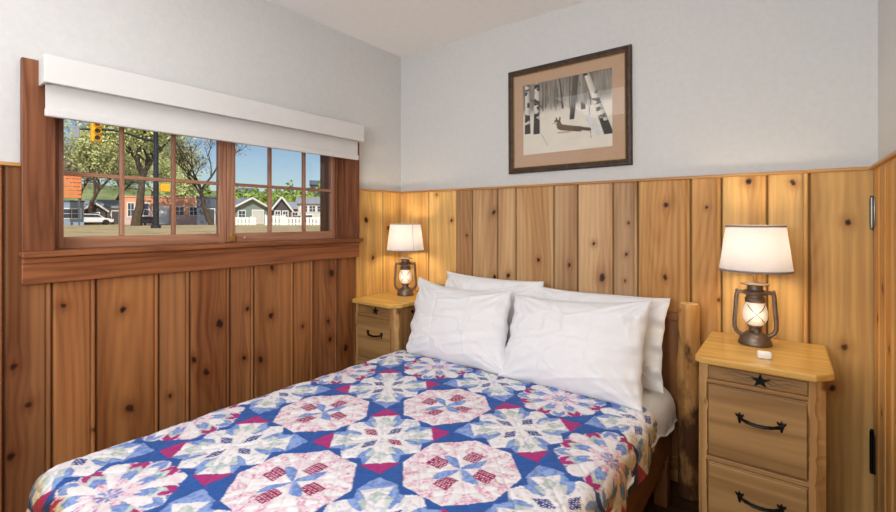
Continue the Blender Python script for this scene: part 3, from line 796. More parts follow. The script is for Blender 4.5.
# ------------------------------------------------------------------ nightstands
def nightstand(loc, label):
    t = tag(empty('nightstand', loc), label, 'nightstand', 'matching pine nightstands')
    # local: x across, y depth (front at -), z up
    W, D, Hh = .386, .455, .728; w2 = W/2; fy, by = -D/2, D/2
    bm = BM(); prism(bm, [(-w2, fy+.022), (-w2+.022, fy), (w2-.048, fy-.004), (w2, fy+.058), (w2, by), (-w2, by)], Hh-.024, Hh, .006)
    obj('table_top', bm, M['nighttop'], t)
    x0, x1, f, b = -w2+.010, w2-.022, fy+.030, by-.014
    bm = BM()
    prism(bm, [(x0+.014, f+.014), (x1-.014, f+.014), (x1-.005, f+.045), (x1-.005, b), (x0+.005, b), (x0+.005, f+.045)], .075, Hh-.024)
    obj('carcass', bm, M['nightwoodZ'], t)
    # front posts, the outer corner cut at an angle and chipped
    for sgn in (-1, 1):
        bm = BM(); n = 44; rings = []; rr = random.Random(5+sgn)
        xi = x1 if sgn > 0 else x0
        for i in range(n+1):
            z = (Hh-.024)*i/n
            nick = .006*max(0, math.sin(z*23+3*math.sin(z*9)+sgn*2))**10+.004*max(0, math.sin(z*47+4*math.sin(z*13)+sgn))**12
            ch = (.024 if sgn > 0 else .010)+.0015*math.sin(z*19+sgn)+rr.uniform(-.001, .001)+nick
            fw = (.028 if sgn > 0 else .026)+rr.uniform(-.0006, .0006)
            pts = [(xi-sgn*(ch+fw-.010), f+.020), (xi-sgn*(ch+fw-.010), f), (xi-sgn*ch, f), (xi, f+ch), (xi, f+.05), (xi-sgn*.02, f+.05)]
            rings.append([bm.verts.new((px, py, z)) for px, py in pts])
        for a_, c_ in zip(rings[:-1], rings[1:]):
            for k in range(6): bm.faces.new((a_[k], a_[(k+1) % 6], c_[(k+1) % 6], c_[k]))
        bm.faces.new(rings[0]); bm.faces.new(rings[-1])
        obj('leg', bm, M['post_edge'], t)
        bm = BM(); box(bm, min(xi, xi-sgn*.04), max(xi, xi-sgn*.04), b-.04, b+.002, 0, Hh-.024, .003); obj('leg', bm, M['nightwoodZ'], t)
        bm = BM(); xa = xi-sgn*.004
        box(bm, min(xa, xa-sgn*.010), max(xa, xa-sgn*.010), f+.05, b-.04, Hh-.10, Hh-.03, .002); obj('side_rail', bm, M['nightwoodZ'], t)
        bm = BM(); tm = Matrix.Translation((xa, (f+b)/2-.06, Hh-.064)) @ Matrix.Rotation(sgn*PI/2, 4, 'Y')
        prism(bm, [(-.010, 0), (0, -.014), (.010, 0), (0, .014)], 0, .005, .001, tm); obj('side_stud', bm, M['iron'], t)
    xa, xb = x0+.027, x1-.043
    def rail(z0, z1):
        bm = BM(); box(bm, xa-.003, xb+.003, f+.001, f+.022, z0, z1, .003); obj('rail', bm, M['nightwood'], t)
    rail(Hh-.034, Hh-.024); rail(.632, .646); rail(.356, .372); rail(.085, .108)
    def drawer(z0, z1, kind):
        bm = BM(); box(bm, xa+.002, xb-.002, f+.006, f+.024, z0, z1, .003)
        if kind:
            box(bm, xa+.004, xb-.004, f-.002, f+.008, z0+.004, z1-.004, .004)
        d = obj('drawer', bm, M['drawer'], t)
        zc = (z0+z1)/2
        if kind:
            zc = z0+(z1-z0)*.62; yy = f-.003
            bm = BM(); pts = []
            for i in range(13):
                s = i/12; q = (s-.5)*.116
                pts.append((q, yy-.022*math.sin(PI*s)**.6, zc-.007*math.sin(PI*s)))
            tube(bm, pts, [.004+.0022*abs(math.cos(i*1.7)) for i in range(13)], 8)
            for sx in (-1, 1):
                q = sx*.058
                box(bm, q-.006, q+.006, yy-.006, yy+.002, zc-.006, zc+.006, .002)
                for ang in (50, 90, 130, 270):                           # forged leaves behind the grip
                    an = math.radians(ang); tm = Matrix.Translation((q, yy-.001, zc)) @ Matrix.Rotation(-an, 4, 'Y') @ Matrix.Translation((.010, 0, 0))
                    g = bmesh.new(); bmesh.ops.create_icosphere(g, subdivisions=1, radius=1)
                    for v_ in g.verts: v_.co = Vector((v_.co.x*.011, v_.co.y*.003, v_.co.z*.0045))
                    merge(bm, g, tm)
            obj('handle', bm, M['iron'], d, True)
        else:
            yy = f+.005; bm = BM()                                       # dark star with twig lines running out of it
            pts = []
            for i in range(10):
                r_ = .025 if i % 2 == 0 else .010
                an = PI/2+i*PI/5; pts.append((r_*1.15*math.cos(an), r_*math.sin(an)))
            prism(bm, pts, 0, .006, .001, Matrix.Translation((0, yy, zc)) @ Matrix.Rotation(PI/2, 4, 'X'))
            obj('star_knob', bm, M['iron'], d)
            bm = BM()
            for sx in (-1, 1):
                for k_, (dz, ln_) in enumerate(((.010, .085), (-.004, .10), (-.014, .07))):
                    tube(bm, [(sx*(.012+ln_*i/8), yy-.001+.0008*0, zc+.004+dz*math.sin(i/8*PI*.9)+.003*math.sin(i*1.3+k_)) for i in range(9)],
                         [.0020-.0016*i/8 for i in range(9)], 5)
            obj('twig_inlay', bm, M['bronze'], d)
    drawer(.648, .692, 0); drawer(.376, .628, 1); drawer(.112, .352, 1)
    return t
NSR = (-.069, 2.030, 0); NSL = (-1.958, 2.062, 0)
nightstand(NSR, 'pine nightstand beside the log post, with a small white box on top')
nightstand(NSL, 'pine nightstand tucked in the window corner beyond the bed')

# ------------------------------------------------------------------ lantern lamps
def lamp(loc, rz, label, seam_ang):
    t = tag(empty('lantern_lamp', loc, rz), label, 'lamp', 'lantern table lamps')
    bm = BM(); lathe(bm, [(0, 0), (.054, 0), (.056, .006), (.054, .014), (.050, .020), (.050, .026), (.046, .034), (.034, .044), (.026, .050), (0, .050)], n=36)
    obj('base', bm, M['bronze'], t, 45)
    bm = BM(); lathe(bm, [(0, .049), (.017, .049), (.021, .056), (.021, .066), (.026, .070), (.026, .076), (0, .076)], n=28); bn = obj('burner', bm, M['bronze'], t, 45)
    bm = BM(); tube(bm, [(0, -.020, .056), (0, -.034, .056)], .003, 8); lathe(bm, [(0, 0), (.008, 0), (.008, .004), (0, .004)], 0, 0, 14, Matrix.Translation((0, -.034, .056)) @ Matrix.Rotation(PI/2, 4, 'X'))
    obj('wick_knob', bm, M['steel'], bn)
    bm = BM(); lathe(bm, [(.024, .076), (.032, .084), (.040, .100), (.042, .116), (.041, .132), (.036, .150), (.029, .163), (.027, .166)], n=36)
    gl_ = obj('globe', bm, M['globe'], t, True)
    bm = BM()
    for k in range(2):                                                   # crossed guard wires, front and back
        for s in (-1, 1):
            pts = []
            for i in range(13):
                q = i/12; an = k*PI-PI/2+s*(q-.5)*1.7; z = .084+.075*q
                r_ = .0445*math.sqrt(max(.2, 1-((z-.120)/.068)**2))+.001
                pts.append((r_*math.cos(an), r_*math.sin(an), z))
            tube(bm, pts, .0014, 6)
    obj('guard_wire', bm, M['bronze'], gl_)
    bm = BM(); lathe(bm, [(0, .164), (.031, .164), (.034, .168), (.034, .180), (.030, .184), (.030, .192), (.040, .196), (.042, .203), (.036, .210), (.027, .214), (.027, .232), (0, .232)], n=36)
    obj('hood', bm, M['bronze'], t, 40)
    bm = BM(); lathe(bm, [(0, .232), (.047, .233), (.048, .236), (.030, .241), (0, .242)], n=36); obj('smoke_cap', bm, M['bronze'], t, 40)
    for s in (-1, 1):
        bm = BM()
        pts = [(s*.034, 0, .202), (s*.050, 0, .203), (s*.060, 0, .196), (s*.062, 0, .180), (s*.064, 0, .14), (s*.068, 0, .09), (s*.068, 0, .065), (s*.062, 0, .048), (s*.048, 0, .036), (s*.038, 0, .032)]
        tube(bm, pts, .0078, 10); ellipsoid(bm, (s*.060, 0, .207), (.006, .006, .007), 2)
        obj('side_tube', bm, M['bronze'], t, True)
    bm = BM(); tube(bm, [(0, 0, .240), (0, 0, .335)], .0065, 12); lathe(bm, [(0, .328), (.016, .330), (.016, .362), (0, .364)], n=20); st = obj('stem', bm, M['brass'], t, True)
    bm = BM(); ellipsoid(bm, (0, 0, .392), (.021, .021, .028), 2); obj('bulb', bm, M['bulb'], st, True)
    z0, z1, r0, r1 = .286, .464, .121, .098
    bm = BM(); rings = []
    for i in range(9):
        q = i/8; r_ = r0+(r1-r0)*q
        rings.append([bm.verts.new((r_*math.cos(2*PI*k/56), r_*math.sin(2*PI*k/56), z0+(z1-z0)*q)) for k in range(56)])
    for a_, c_ in zip(rings[:-1], rings[1:]):
        for k in range(56): bm.faces.new((a_[k], a_[(k+1) % 56], c_[(k+1) % 56], c_[k]))
    sh = obj('lamp_shade', bm, M['shade'], t, True)
    for r_, za, zb_ in ((r0, z0, z0+.008), (r1+.001, z1-.007, z1)):
        bm = BM(); lathe(bm, [(r_-.0015, za), (r_+.0012, za), (r_+.0008, zb_), (r_-.0019, zb_)], n=56); 
        obj('shade_trim', bm, M['shade_trim'], sh, True)
    bm = BM(); tube(bm, [(r0*math.cos(seam_ang)*1.006, r0*math.sin(seam_ang)*1.006, z0+.004), (r1*math.cos(seam_ang)*1.008, r1*math.sin(seam_ang)*1.008, z1-.003)], .0013, 6)
    obj('shade_seam', bm, M['shade_trim'], sh)
    bm = BM()
    for k in range(3):
        an = 2*PI*k/3+.4; tube(bm, [(.016*math.cos(an), .016*math.sin(an), .345), (.06*math.cos(an), .06*math.sin(an), .41), ((r1-.002)*math.cos(an), (r1-.002)*math.sin(an), z1-.010)], .0015, 6)
    obj('harp', bm, M['brass'], sh)
    for nm, z, e, rad in (('shade_light', .375, LAMP_W, .045), ('globe_light', .12, .12, .03)):
        li = bpy.data.lights.new(nm, 'POINT'); li.energy = e; li.color = (1, .83, .54); li.shadow_soft_size = rad
        lo_ = bpy.data.objects.new(nm, li); COL.objects.link(lo_); lo_.parent = t; lo_.location = (0, 0, z if nm == 'shade_light' else .255)
        if nm == 'globe_light': lo_.location = (0, -.055, .12)
    return t
LAMP_W = 4.6
lamp((-.096, 2.115, .728), math.radians(10), 'lit lantern lamp on the nightstand with the white box', math.radians(70))
lamp((-1.975, 2.150, .728), math.radians(40), 'lit lantern lamp in the corner next to the window', math.radians(-62))

# white box on the nightstand
wb = BM(); box(wb, -.021, .021, -.014, .014, 0, .024, .006, None, 3)
o = obj('small_box', wb, M['white_plastic'], None, True); o.location = (-.060, 1.915, .728); o.rotation_euler = (0, 0, math.radians(8))
tag(o, 'small white plastic box on the nightstand top before the lantern lamp', 'box')
bm = BM(); box(bm, -.0165, .0165, -.01425, -.0138, .0115, .0125); obj('box_seam', bm, M['blind'], o)

# ------------------------------------------------------------------ outside the window (real distances, ground about half a metre below eye height)
GZ = .71
FX, FY = -math.sin(.647888), math.cos(.647888)
def out(u, t):
    """point on the ground at forward distance t along the sight line through image column u"""
    a = (u-448)/446.4; return (t*(FY*a+FX), t*(-FX*a+FY))
def face(x, y): return math.atan2(-y, -x)+PI/2      # rotation that turns a thing's front (-y) to the window
def zat(v, t): return CAM-(v-220.72)/446.4*t
def wid(px, u, t): return px*t/446.4*math.cos(math.atan((u-448)/446.4))

# ground: dry grass, then road and yards, with a hill behind
gm, nt, b = mat_new('dry_ground')
n1 = noise_node(nt, .5, (1, 1, 1), 5, .65); r1 = ramp(nt, n1.outputs['Fac'], [(.32, lin((150, 138, 102))), (.5, lin((196, 172, 138))), (.66, lin((138, 144, 92)))])
nt.links.new(r1.outputs['Color'], b.inputs['Base Color']); set_in(b, Roughness=1.0); b.inputs['Specular IOR Level'].default_value = 0
gx, gy = np.meshgrid(np.concatenate([-np.geomspace(300, 2.6, 90), [-2.42]]), np.linspace(-120, 330, 160))
gz = GZ+(fbm(gx*.2, gy*.2, 3)-.5)*.10-sstep(4, 2.4, -gx)*0.0
o = grid_mesh('ground', gx, gy, gz-.02, gm, None, None, None, True); o['kind'] = 'structure'
M['hill'] = plain('hill_scrub', (128, 138, 92), 1, 0, .45, .08, 0, 0)
hx, hy = np.meshgrid(np.linspace(-1, 1, 120), np.linspace(0, 1, 30))
ang = .647888+PI/2-hx*.62+.30
rad = 150+hy*60
hz = GZ-.5+sstep(0, 1, hy)*(11.5+3*fbm(hx*5, hy*0+2, 4)+3*sstep(.1, .6, hx)+2.0*fbm(hx*40, hy*6, 8))
o = grid_mesh('hill', rad*np.cos(ang), rad*np.sin(ang), hz, M['hill'], None, None, None, True); o['kind'] = 'structure'

def leaf_mat(name, c, var=.35):
    m, nt, b = mat_new(name)
    nz = noise_node(nt, .8, (1, 1, 1), 3, .7); l = lin(c)
    r = ramp(nt, nz.outputs['Fac'], [(.3, tuple(x*(1-var) for x in l)), (.7, tuple(min(1, x*(1+var)) for x in l))])
    nt.links.new(r.outputs['Color'], b.inputs['Base Color']); set_in(b, Roughness=.8)
    b.inputs['Specular IOR Level'].default_value = .1
    return m
M['leaf1'] = leaf_mat('spring_leaf', (208, 214, 150)); M['leaf2'] = leaf_mat('pale_leaf', (190, 194, 132)); M['leaf3'] = leaf_mat('bush_leaf', (150, 172, 84)); M['leaf4'] = leaf_mat('grey_twig', (150, 136, 112))
M['bark'] = plain('bark', (86, 74, 62), .9, 0, .25, 3, .2, .1)
def tree(u, t, h, spread, leaf, nleaf, lsize, seed, label, lean=0.0, trunk=.35, levels=4, fill=1.0, group='trees across the road'):
    x, y = out(u, t); rr = random.Random(seed)
    root = tag(empty('tree', (x, y, GZ-.05), face(x, y)), label, 'tree', group)
    bm = BM(); tips = []
    def grow(p, d, ln, rad, lv):
        pts = [p]; q = p.copy(); dd = d.copy(); n = 5
        for i in range(n):
            dd = (dd+Vector((rr.uniform(-.22, .22), rr.uniform(-.22, .22), rr.uniform(-.05, .16)))).normalized()
            q = q+dd*ln/n; pts.append(q.copy())
            if lv <= 2: tips.append((q.copy(), lv))
        tube(bm, pts, [rad*(1-.5*i/n) for i in range(n+1)], 6 if lv < 3 else 8, False)
        if lv == 0: return
        for k in range(rr.choice((2, 3, 3)) if lv < levels else 4):
            an = rr.uniform(0, 2*PI); el = rr.uniform(.45, 1.0)*spread
            nd = (dd+Vector((math.cos(an)*el, math.sin(an)*el, rr.uniform(-.1, .35)))).normalized()
            s = rr.choice((2, 3, 4, 5)) if lv < levels else rr.choice((4, 5, 5)); grow(pts[s].copy(), nd, ln*rr.uniform(.62, .85), rad*.52, lv-1)
    grow(Vector((0, 0, 0)), Vector((lean, 0, 1)), h*.34, trunk, levels)
    obj('trunk', bm, M['bark'], root, True)
    if nleaf:
        n = nleaf; tv = np.array([list(p) for p, _ in tips]); r2 = np.random.default_rng(seed)
        c = tv[r2.integers(0, len(tv), n)]+r2.normal(0, .055*h*fill, (n, 3))
        a1 = r2.normal(0, 1, (n, 3)); a1 /= np.linalg.norm(a1, axis=1)[:, None]
        a2 = np.cross(a1, r2.normal(0, 1, (n, 3))); a2 /= np.linalg.norm(a2, axis=1)[:, None]
        sz = (lsize*r2.uniform(.6, 1.3, n))[:, None]
        vs = np.stack([c-a1*sz, c+a2*sz*.5, c+a1*sz, c-a2*sz*.5], 1).reshape(-1, 3)
        me = bpy.data.meshes.new('crown'); me.from_pydata(vs.tolist(), [], [(4*i, 4*i+1, 4*i+2, 4*i+3) for i in range(n)])
        link('crown', me, leaf, root)
    return root
tree(136, 44, 15, 1.0, M['leaf1'], 13000, .16, 5, 'largest spring tree with forked dark trunk behind the traffic signal pole', .05, .46, 5)
tree(88, 62, 15, .9, M['leaf2'], 8000, .20, 15, 'greyish sparse tree behind the grey gabled house', 0, .34, 5)
tree(60, 52, 16, 1.0, M['leaf1'], 9000, .19, 25, 'leafy tree above the orange sign', 0, .4, 5)
tree(112, 70, 15, .8, M['leaf2'], 8000, .22, 35, 'thin tree between the gabled house and the orange building', 0, .3, 4)
tree(78, 92, 19, 1.0, M['leaf4'], 9000, .22, 75, 'tall brownish grey tree crown far behind the white car', 0, .4, 5)
tree(150, 90, 19, 1.0, M['leaf2'], 9000, .24, 85, 'tall hazy tree far behind the orange building', 0, .4, 5)
tree(188, 74, 9.5, .9, M['leaf1'], 4200, .26, 45, 'round light green tree behind the orange building', 0, .3, 4, 1.3)
tree(212, 53, 13, 1.0, M['leaf4'], 700, .16, 55, 'almost bare tree reaching over the dark grey building', -.25, .3, 5, .6)
# shrubs on the slope behind the houses
k = 0
for (u, t, h, sd) in [(a_, b_, c_*1.38, d_) for a_, b_, c_, d_ in ((205, 110, 6.5, 1), (222, 112, 6.2, 2), (238, 108, 6.5, 3), (250, 112, 6.0, 4), (262, 108, 6.6, 5), (275, 112, 6.4, 6), (288, 110, 6.8, 7), (300, 112, 6.3, 8), (312, 108, 6.6, 9), (325, 112, 6.8, 10), (337, 110, 6.5, 11), (176, 112, 6, 12), (160, 112, 6.4, 13))]:
    t += 7*(sd % 2); x, y = out(u, t); root = tag(empty('bushy_tree', (x, y, GZ-.35), face(x, y)), 'bushy green tree in the row at the hill foot behind the houses', 'tree', 'row of bushy trees at the hill foot')
    r2 = np.random.default_rng(sd); n = 1300
    dv = r2.normal(0, 1, (n, 3)); dv /= np.linalg.norm(dv, axis=1)[:, None]; rad = r2.uniform(.55, 1, n)[:, None]
    lump = (1+.25*np.sin(dv[:, :1]*5+sd)+.2*np.sin(dv[:, 2:]*7+sd*2))
    c = dv*rad*lump*np.array([h*.27, h*.17, h*.48])+np.array([0, 0, h*.55])
    a1 = r2.normal(0, 1, (n, 3)); a1 /= np.linalg.norm(a1, axis=1)[:, None]; a2 = np.cross(a1, dv); a2 /= np.linalg.norm(a2, axis=1)[:, None]+1e-6
    sz = r2.uniform(.3, .6, n)[:, None]
    vs = np.stack([c-a1*sz, c+a2*sz*.6, c+a1*sz, c-a2*sz*.6], 1).reshape(-1, 3)
    me = bpy.data.meshes.new('crown'); me.from_pydata(vs.tolist(), [], [(4*i, 4*i+1, 4*i+2, 4*i+3) for i in range(n)]); link('crown', me, M['leaf3'], root)
    bm = BM(); tube(bm, [(0, 0, 0), (.1, 0, h*.3), (0, .1, h*.7)], [.22, .17, .08], 8); obj('trunk', bm, M['bark'], root, True)

# buildings
M['terracotta'] = plain('terracotta_wall', (236, 166, 132), .9, 0, .08, 1.5)
M['pinkwash'] = plain('pinkish_wash', (214, 182, 176), .9, 0, .1, 6)
M['offwhite'] = plain('offwhite_trim', (232, 232, 228), .7, 0, .03, 3)
M['darkpane'] = plain('dark_pane', (58, 68, 84), .15, 0, .2, 1)
M['slate'] = plain('slate_grey', (86, 94, 108), .8, 0, .1, 2)
M['sage'] = plain('sage_siding', (128, 142, 132), .85, 0, .06, 3, 0, .3, (1, 1, 20))
M['greyroof'] = plain('grey_roof', (150, 154, 162), .85, 0, .12, 3)
M['palewall'] = plain('pale_wall', (206, 202, 192), .9, 0, .05, 2)
M['darkwall'] = plain('dark_wall', (78, 76, 80), .9, 0, .1, 2)
M['brickred'] = plain('brick_red', (150, 92, 78), .9, 0, .15, 6)
M['signorange'] = plain('sign_orange', (222, 130, 74), .6, 0, .1, 2)
M['bluewall'] = plain('blue_grey_wall', (138, 158, 178), .8, 0, .08, 2)
def house(u, t, w, d, h, roof_h, wallm, roofm, label, ridge='x', rot=0.0, wins=(), door=None, name='house', eave=.35, group=None):
    x, y = out(u, t); root = tag(empty(name, (x, y, GZ-.1), face(x, y)+rot), label, 'building', group)
    bm = BM(); box(bm, -w/2, w/2, 0, d, 0, h)
    if roof_h and ridge == 'y':                                            # gable end faces the window
        g = [(-w/2, h), (w/2, h), (0, h+roof_h)]
        prism(bm, g, 0, d, 0, Matrix(((1, 0, 0, 0), (0, 0, 1, 0), (0, 1, 0, 0), (0, 0, 0, 1))))
    obj('walls', bm, wallm, root)
    bm = BM()
    if not roof_h:
        box(bm, -w/2-.08, w/2+.08, -.08, d+.08, h, h+.18, .03); obj('parapet', bm, roofm, root)
    else:
        s = roof_h/(w/2) if ridge == 'y' else roof_h/(d/2)
        if ridge == 'y': P = [(-w/2-eave, h-eave*s), (0, h+roof_h), (w/2+eave, h-eave*s), (w/2+eave, h-eave*s+.18), (0, h+roof_h+.2), (-w/2-eave, h-eave*s+.18)]; m_ = Matrix(((1, 0, 0, 0), (0, 0, 1, 0), (0, 1, 0, 0), (0, 0, 0, 1))); a0, a1 = -eave, d+eave
        else: P = [(-eave, h-eave*s), (d/2, h+roof_h), (d+eave, h-eave*s), (d+eave, h-eave*s+.18), (d/2, h+roof_h+.2), (-eave, h-eave*s+.18)]; m_ = Matrix(((0, 0, 1, 0), (1, 0, 0, 0), (0, 1, 0, 0), (0, 0, 0, 1))); a0, a1 = -w/2-eave, w/2+eave
        prism(bm, P, a0, a1, 0, m_); obj('roof', bm, roofm, root)
        if ridge == 'y':
            bm = BM()
            for sg in (-1, 1):
                tube(bm, [(sg*(w/2+eave), -eave-.03, h-eave*s+.05), (0, -eave-.03, h+roof_h+.07)], .13, 6)
            obj('fascia', bm, M['offwhite'], root)
    for (wx, wz, ww, wh) in wins:
        bm = BM(); box(bm, wx-ww/2-.12, wx+ww/2+.12, -.07, .02, wz-.12, wz+wh+.12, .02); wo = obj('window', bm, M['offwhite'], root)
        bm = BM(); box(bm, wx-ww/2, wx-.03, -.09, -.06, wz, wz+wh/2-.03); box(bm, wx+.03, wx+ww/2, -.09, -.06, wz, wz+wh/2-.03)
        box(bm, wx-ww/2, wx-.03, -.09, -.06, wz+wh/2+.03, wz+wh); box(bm, wx+.03, wx+ww/2, -.09, -.06, wz+wh/2+.03, wz+wh); obj('pane', bm, M['darkpane'], wo)
    for (dx, dw, dh, dm) in (door or ()):
        bm = BM(); box(bm, dx-dw/2-.1, dx+dw/2+.1, -.06, .02, .1, dh+.1, .02); fo = obj('door_frame', bm, M['offwhite'], root)
        bm = BM(); box(bm, dx-dw/2, dx+dw/2, -.09, -.05, .12, dh, .01); obj('door_leaf', bm, dm, fo)
    return root
# long terracotta building
hb = house(162, 58, 7.9, 6, 3.55, 0, M['terracotta'], M['terracotta'], 'orange stucco building with white windows across the road', 'x', 0,
           [(-3.3, 1.2, .6, 1.6), (-2.0, 1.3, 1.1, 1.5), (1.95, 1.35, .95, 1.05), (3.55, 1.35, .8, 1.05)], [(.15, 1.0, 2.4, M['offwhite']), (-.65, .7, 2.3, M['brickred'])])
bm = BM(); box(bm, -3.96, 3.96, -.05, .0, .05, 1.25); obj('painted_dado', bm, M['pinkwash'], hb)
0 and house(131.5, 57, 1.6, 5, 3.7, 0, M['terracotta'], M['brickred'], 'narrow orange building with a tall window beside the tree trunk', 'x', 0, [(.1, 1.2, .6, 1.5)])
house(206.5, 54, 2.05, 4, 3.35, 0, M['slate'], M['slate'], 'dark grey boxy building at the end of the orange one', 'x', 0, [], [(.5, .7, 2.0, M['darkwall'])])
house(111, 66, 5.6, 6, 2.6, 1.0, M['palewall'], M['greyroof'], 'low pale house with a long grey roof behind the white car', 'x', 0, [(-.9, .9, .9, 1.1), (1.6, .9, .9, 1.1)], [(.5, .8, 2.0, M['darkwall'])])
house(95, 63, 2.4, 2, 2.1, .9, M['darkwall'], M['slate'], 'small dark gabled porch house beside the pale house', 'y', 0, [(0, .9, .9, .8)])
house(70.5, 50, 2.3, 3, 2.7, 0, M['bluewall'], M['slate'], 'pale blue shop front under the orange sign', 'x', 0, [(.1, .9, 1.5, 1.0)])
house(251, 60, 4.6, 8, 2.3, 1.25, M['sage'], M['greyroof'], 'sage green gabled house with white trim behind the picket fence', 'y', .35, [(-1.2, .9, .8, 1.0)], [(.9, 1.4, 2.0, M['palewall'])], eave=.5)
house(238, 73, 5.0, 5, 2.5, 1.2, M['sage'], M['greyroof'], 'low wing with grey roof joined to the sage green house', 'x', .1, [(-.6, .8, 1.3, 1.0)])
house(281.5, 62, 2.3, 5, 2.3, 1.5, M['darkwall'], M['slate'], 'dark house with a steep white edged gable', 'y', .1, [(-.5, 1.0, .6, .9), (.5, 1.0, .6, .9)])
house(295, 76, 3.2, 5, 2.7, 1.0, M['brickred'], M['greyroof'], 'dull red house between the dark gable and the pale two storey house', 'x', 0, [(0, 1.0, .8, 1.0)])
house(316, 64, 4.9, 6, 3.1, .8, M['palewall'], M['greyroof'], 'pale two storey house with rows of dark windows', 'x', 0, [(-1.6, 1.9, .8, .8), (-.5, 1.9, .8, .8), (.6, 1.9, .8, .8), (1.7, 1.9, .8, .8), (-1.2, .5, 1.4, .9), (1.2, .5, 1.4, .9)])
for i, (u, t, w_, h_, lb) in enumerate(((318, 140, 4.5, 4, 'small house on the hilltop, dark and square'), (246, 145, 4, 3, 'tiny far house low on the hill'))):
    house(u, t, w_, 4, h_+8.0 if i == 0 else h_+7.0, 1.2, M['darkwall'] if i == 0 else M['palewall'], M['slate'], lb, 'x', 0, [(0, h_+5.6, 1.2, 1.2)])
# orange sign on posts
x, y = out(69.5, 48); sg_ = tag(empty('street_sign', (x, y, GZ-.05), face(x, y)), 'orange slatted sign panel on posts above the blue shop', 'sign')
bm = BM()
for i in range(6): box(bm, -1.0, 1.0, -.06, .06, 3.0+i*.42, 3.36+i*.42, .02)
obj('sign_panel', bm, M['signorange'], sg_)
for s in (-1, 1):
    bm = BM(); box(bm, s*.8-.08, s*.8+.08, .06, .2, 0, 5.6, .01); obj('post', bm, M['slate'], sg_)
# white fences
def fence(u, t, w, h, label, rot=0.0):
    x, y = out(u, t); f_ = tag(empty('picket_fence', (x, y, GZ-.05), face(x, y)+rot), label, 'fence', 'white fences across the road')
    n = int(w/.35); bm = BM()
    for i in range(n): box(bm, -w/2+i*w/n, -w/2+(i+.8)*w/n, -.02, .02, .05, h, .005)
    obj('picket_panel', bm, M['offwhite'], f_)
    for zz in (.2, h-.2):
        bm = BM(); box(bm, -w/2, w/2, .02, .08, zz, zz+.1); obj('rail', bm, M['offwhite'], f_)
    for i in range(int(w/2)+1):
        bm = BM(); q = -w/2+i*2; box(bm, q-.07, q+.07, .02, .16, 0, h+.1, .01); obj('post', bm, M['offwhite'], f_)
fence(244, 50, 2.6, .95, 'white picket fence before the sage green house')
fence(276, 50, 2.2, 1.15, 'white fence before the dark gabled house')
fence(308, 50, 5.4, .95, 'long white fence before the pale two storey house')
# parked vehicles
M['carwhite'] = plain('car_white', (232, 234, 238), .3, 0, .02, 2); M['cardark'] = plain('car_dark', (52, 54, 60), .3, 0, .1, 2); M['tyre'] = plain('tyre', (26, 26, 28), .9, 0, .1, 5)
def car(u, t, label, m, rot=0.0, sc=1.0):
    x, y = out(u, t); c = tag(empty('car', (x, y, GZ-.05), face(x, y)+rot), label, 'car'); c.scale = (sc, sc, sc)
    toXZ = Matrix(((1, 0, 0, 0), (0, 0, 1, 0), (0, 1, 0, 0), (0, 0, 0, 1)))
    bm = BM(); prism(bm, [(-2.2, .35), (2.15, .35), (2.2, .75), (1.2, .95), (.55, 1.42), (-1.0, 1.45), (-1.75, 1.0), (-2.2, .92)], -.85, .85, .06, toXZ); obj('body', bm, m, c, 30)
    bm = BM(); prism(bm, [(-.95, 1.36), (.5, 1.34), (1.0, .98), (-1.5, 1.0)], -.87, .87, .01, toXZ); obj('side_windows', bm, M['darkpane'], c)
    for wx in (-1.35, 1.35):
        for wy in (-.80, .80):
            bm = BM(); lathe(bm, [(0, -.11), (.34, -.11), (.36, -.06), (.36, .06), (.34, .11), (0, .11)], 0, 0, 20, Matrix.Translation((wx, wy, .36)) @ Matrix.Rotation(PI/2, 4, 'X')); obj('wheel', bm, M['tyre'], c, 40)
car(92, 58, 'white car parked before the pale house', M['carwhite'], .1)
car(303, 55, 'dark car parked behind the long white fence', M['cardark'], .1, .8)
car(149, 52, 'dark car seen end on beside the signal pole base', M['cardark'], 1.4, .7)
# traffic signal
x, y = out(156, 31); tp = tag(empty('signal_pole', (x, y, GZ-.05), face(x, y)), 'black street pole with a curved arm reaching over the road', 'pole')
M['poleblack'] = plain('pole_black', (40, 44, 54), .5, .3, .1, 5)
zt = zat(127, 31)-GZ+.05
bm = BM(); tube(bm, [(0, 0, 0), (0, 0, zt*.5), (0, 0, zt)], [.19, .16, .14], 16); lathe(bm, [(0, zt), (.17, zt), (.15, zt+.1), (0, zt+.18)], n=16); lathe(bm, [(0, 0), (.32, 0), (.30, .25), (.2, .32), (0, .32)], n=16)
obj('pole', bm, M['poleblack'], tp, True)
za = zat(141, 31)-GZ+.05
bm = BM(); tube(bm, [(0, 0, za), (-.7, -.05, za+.05), (-1.5, -.1, za+.30), (-2.4, -.15, za+.46), (-3.3, -.2, za+.42), (-4.3, -.25, za+.30)], [.10, .09, .08, .075, .07, .06], 10); obj('mast_arm', bm, M['poleblack'], tp, True)
M['sigyellow'] = plain('signal_yellow', (244, 186, 32), .5, 0, .05, 4)
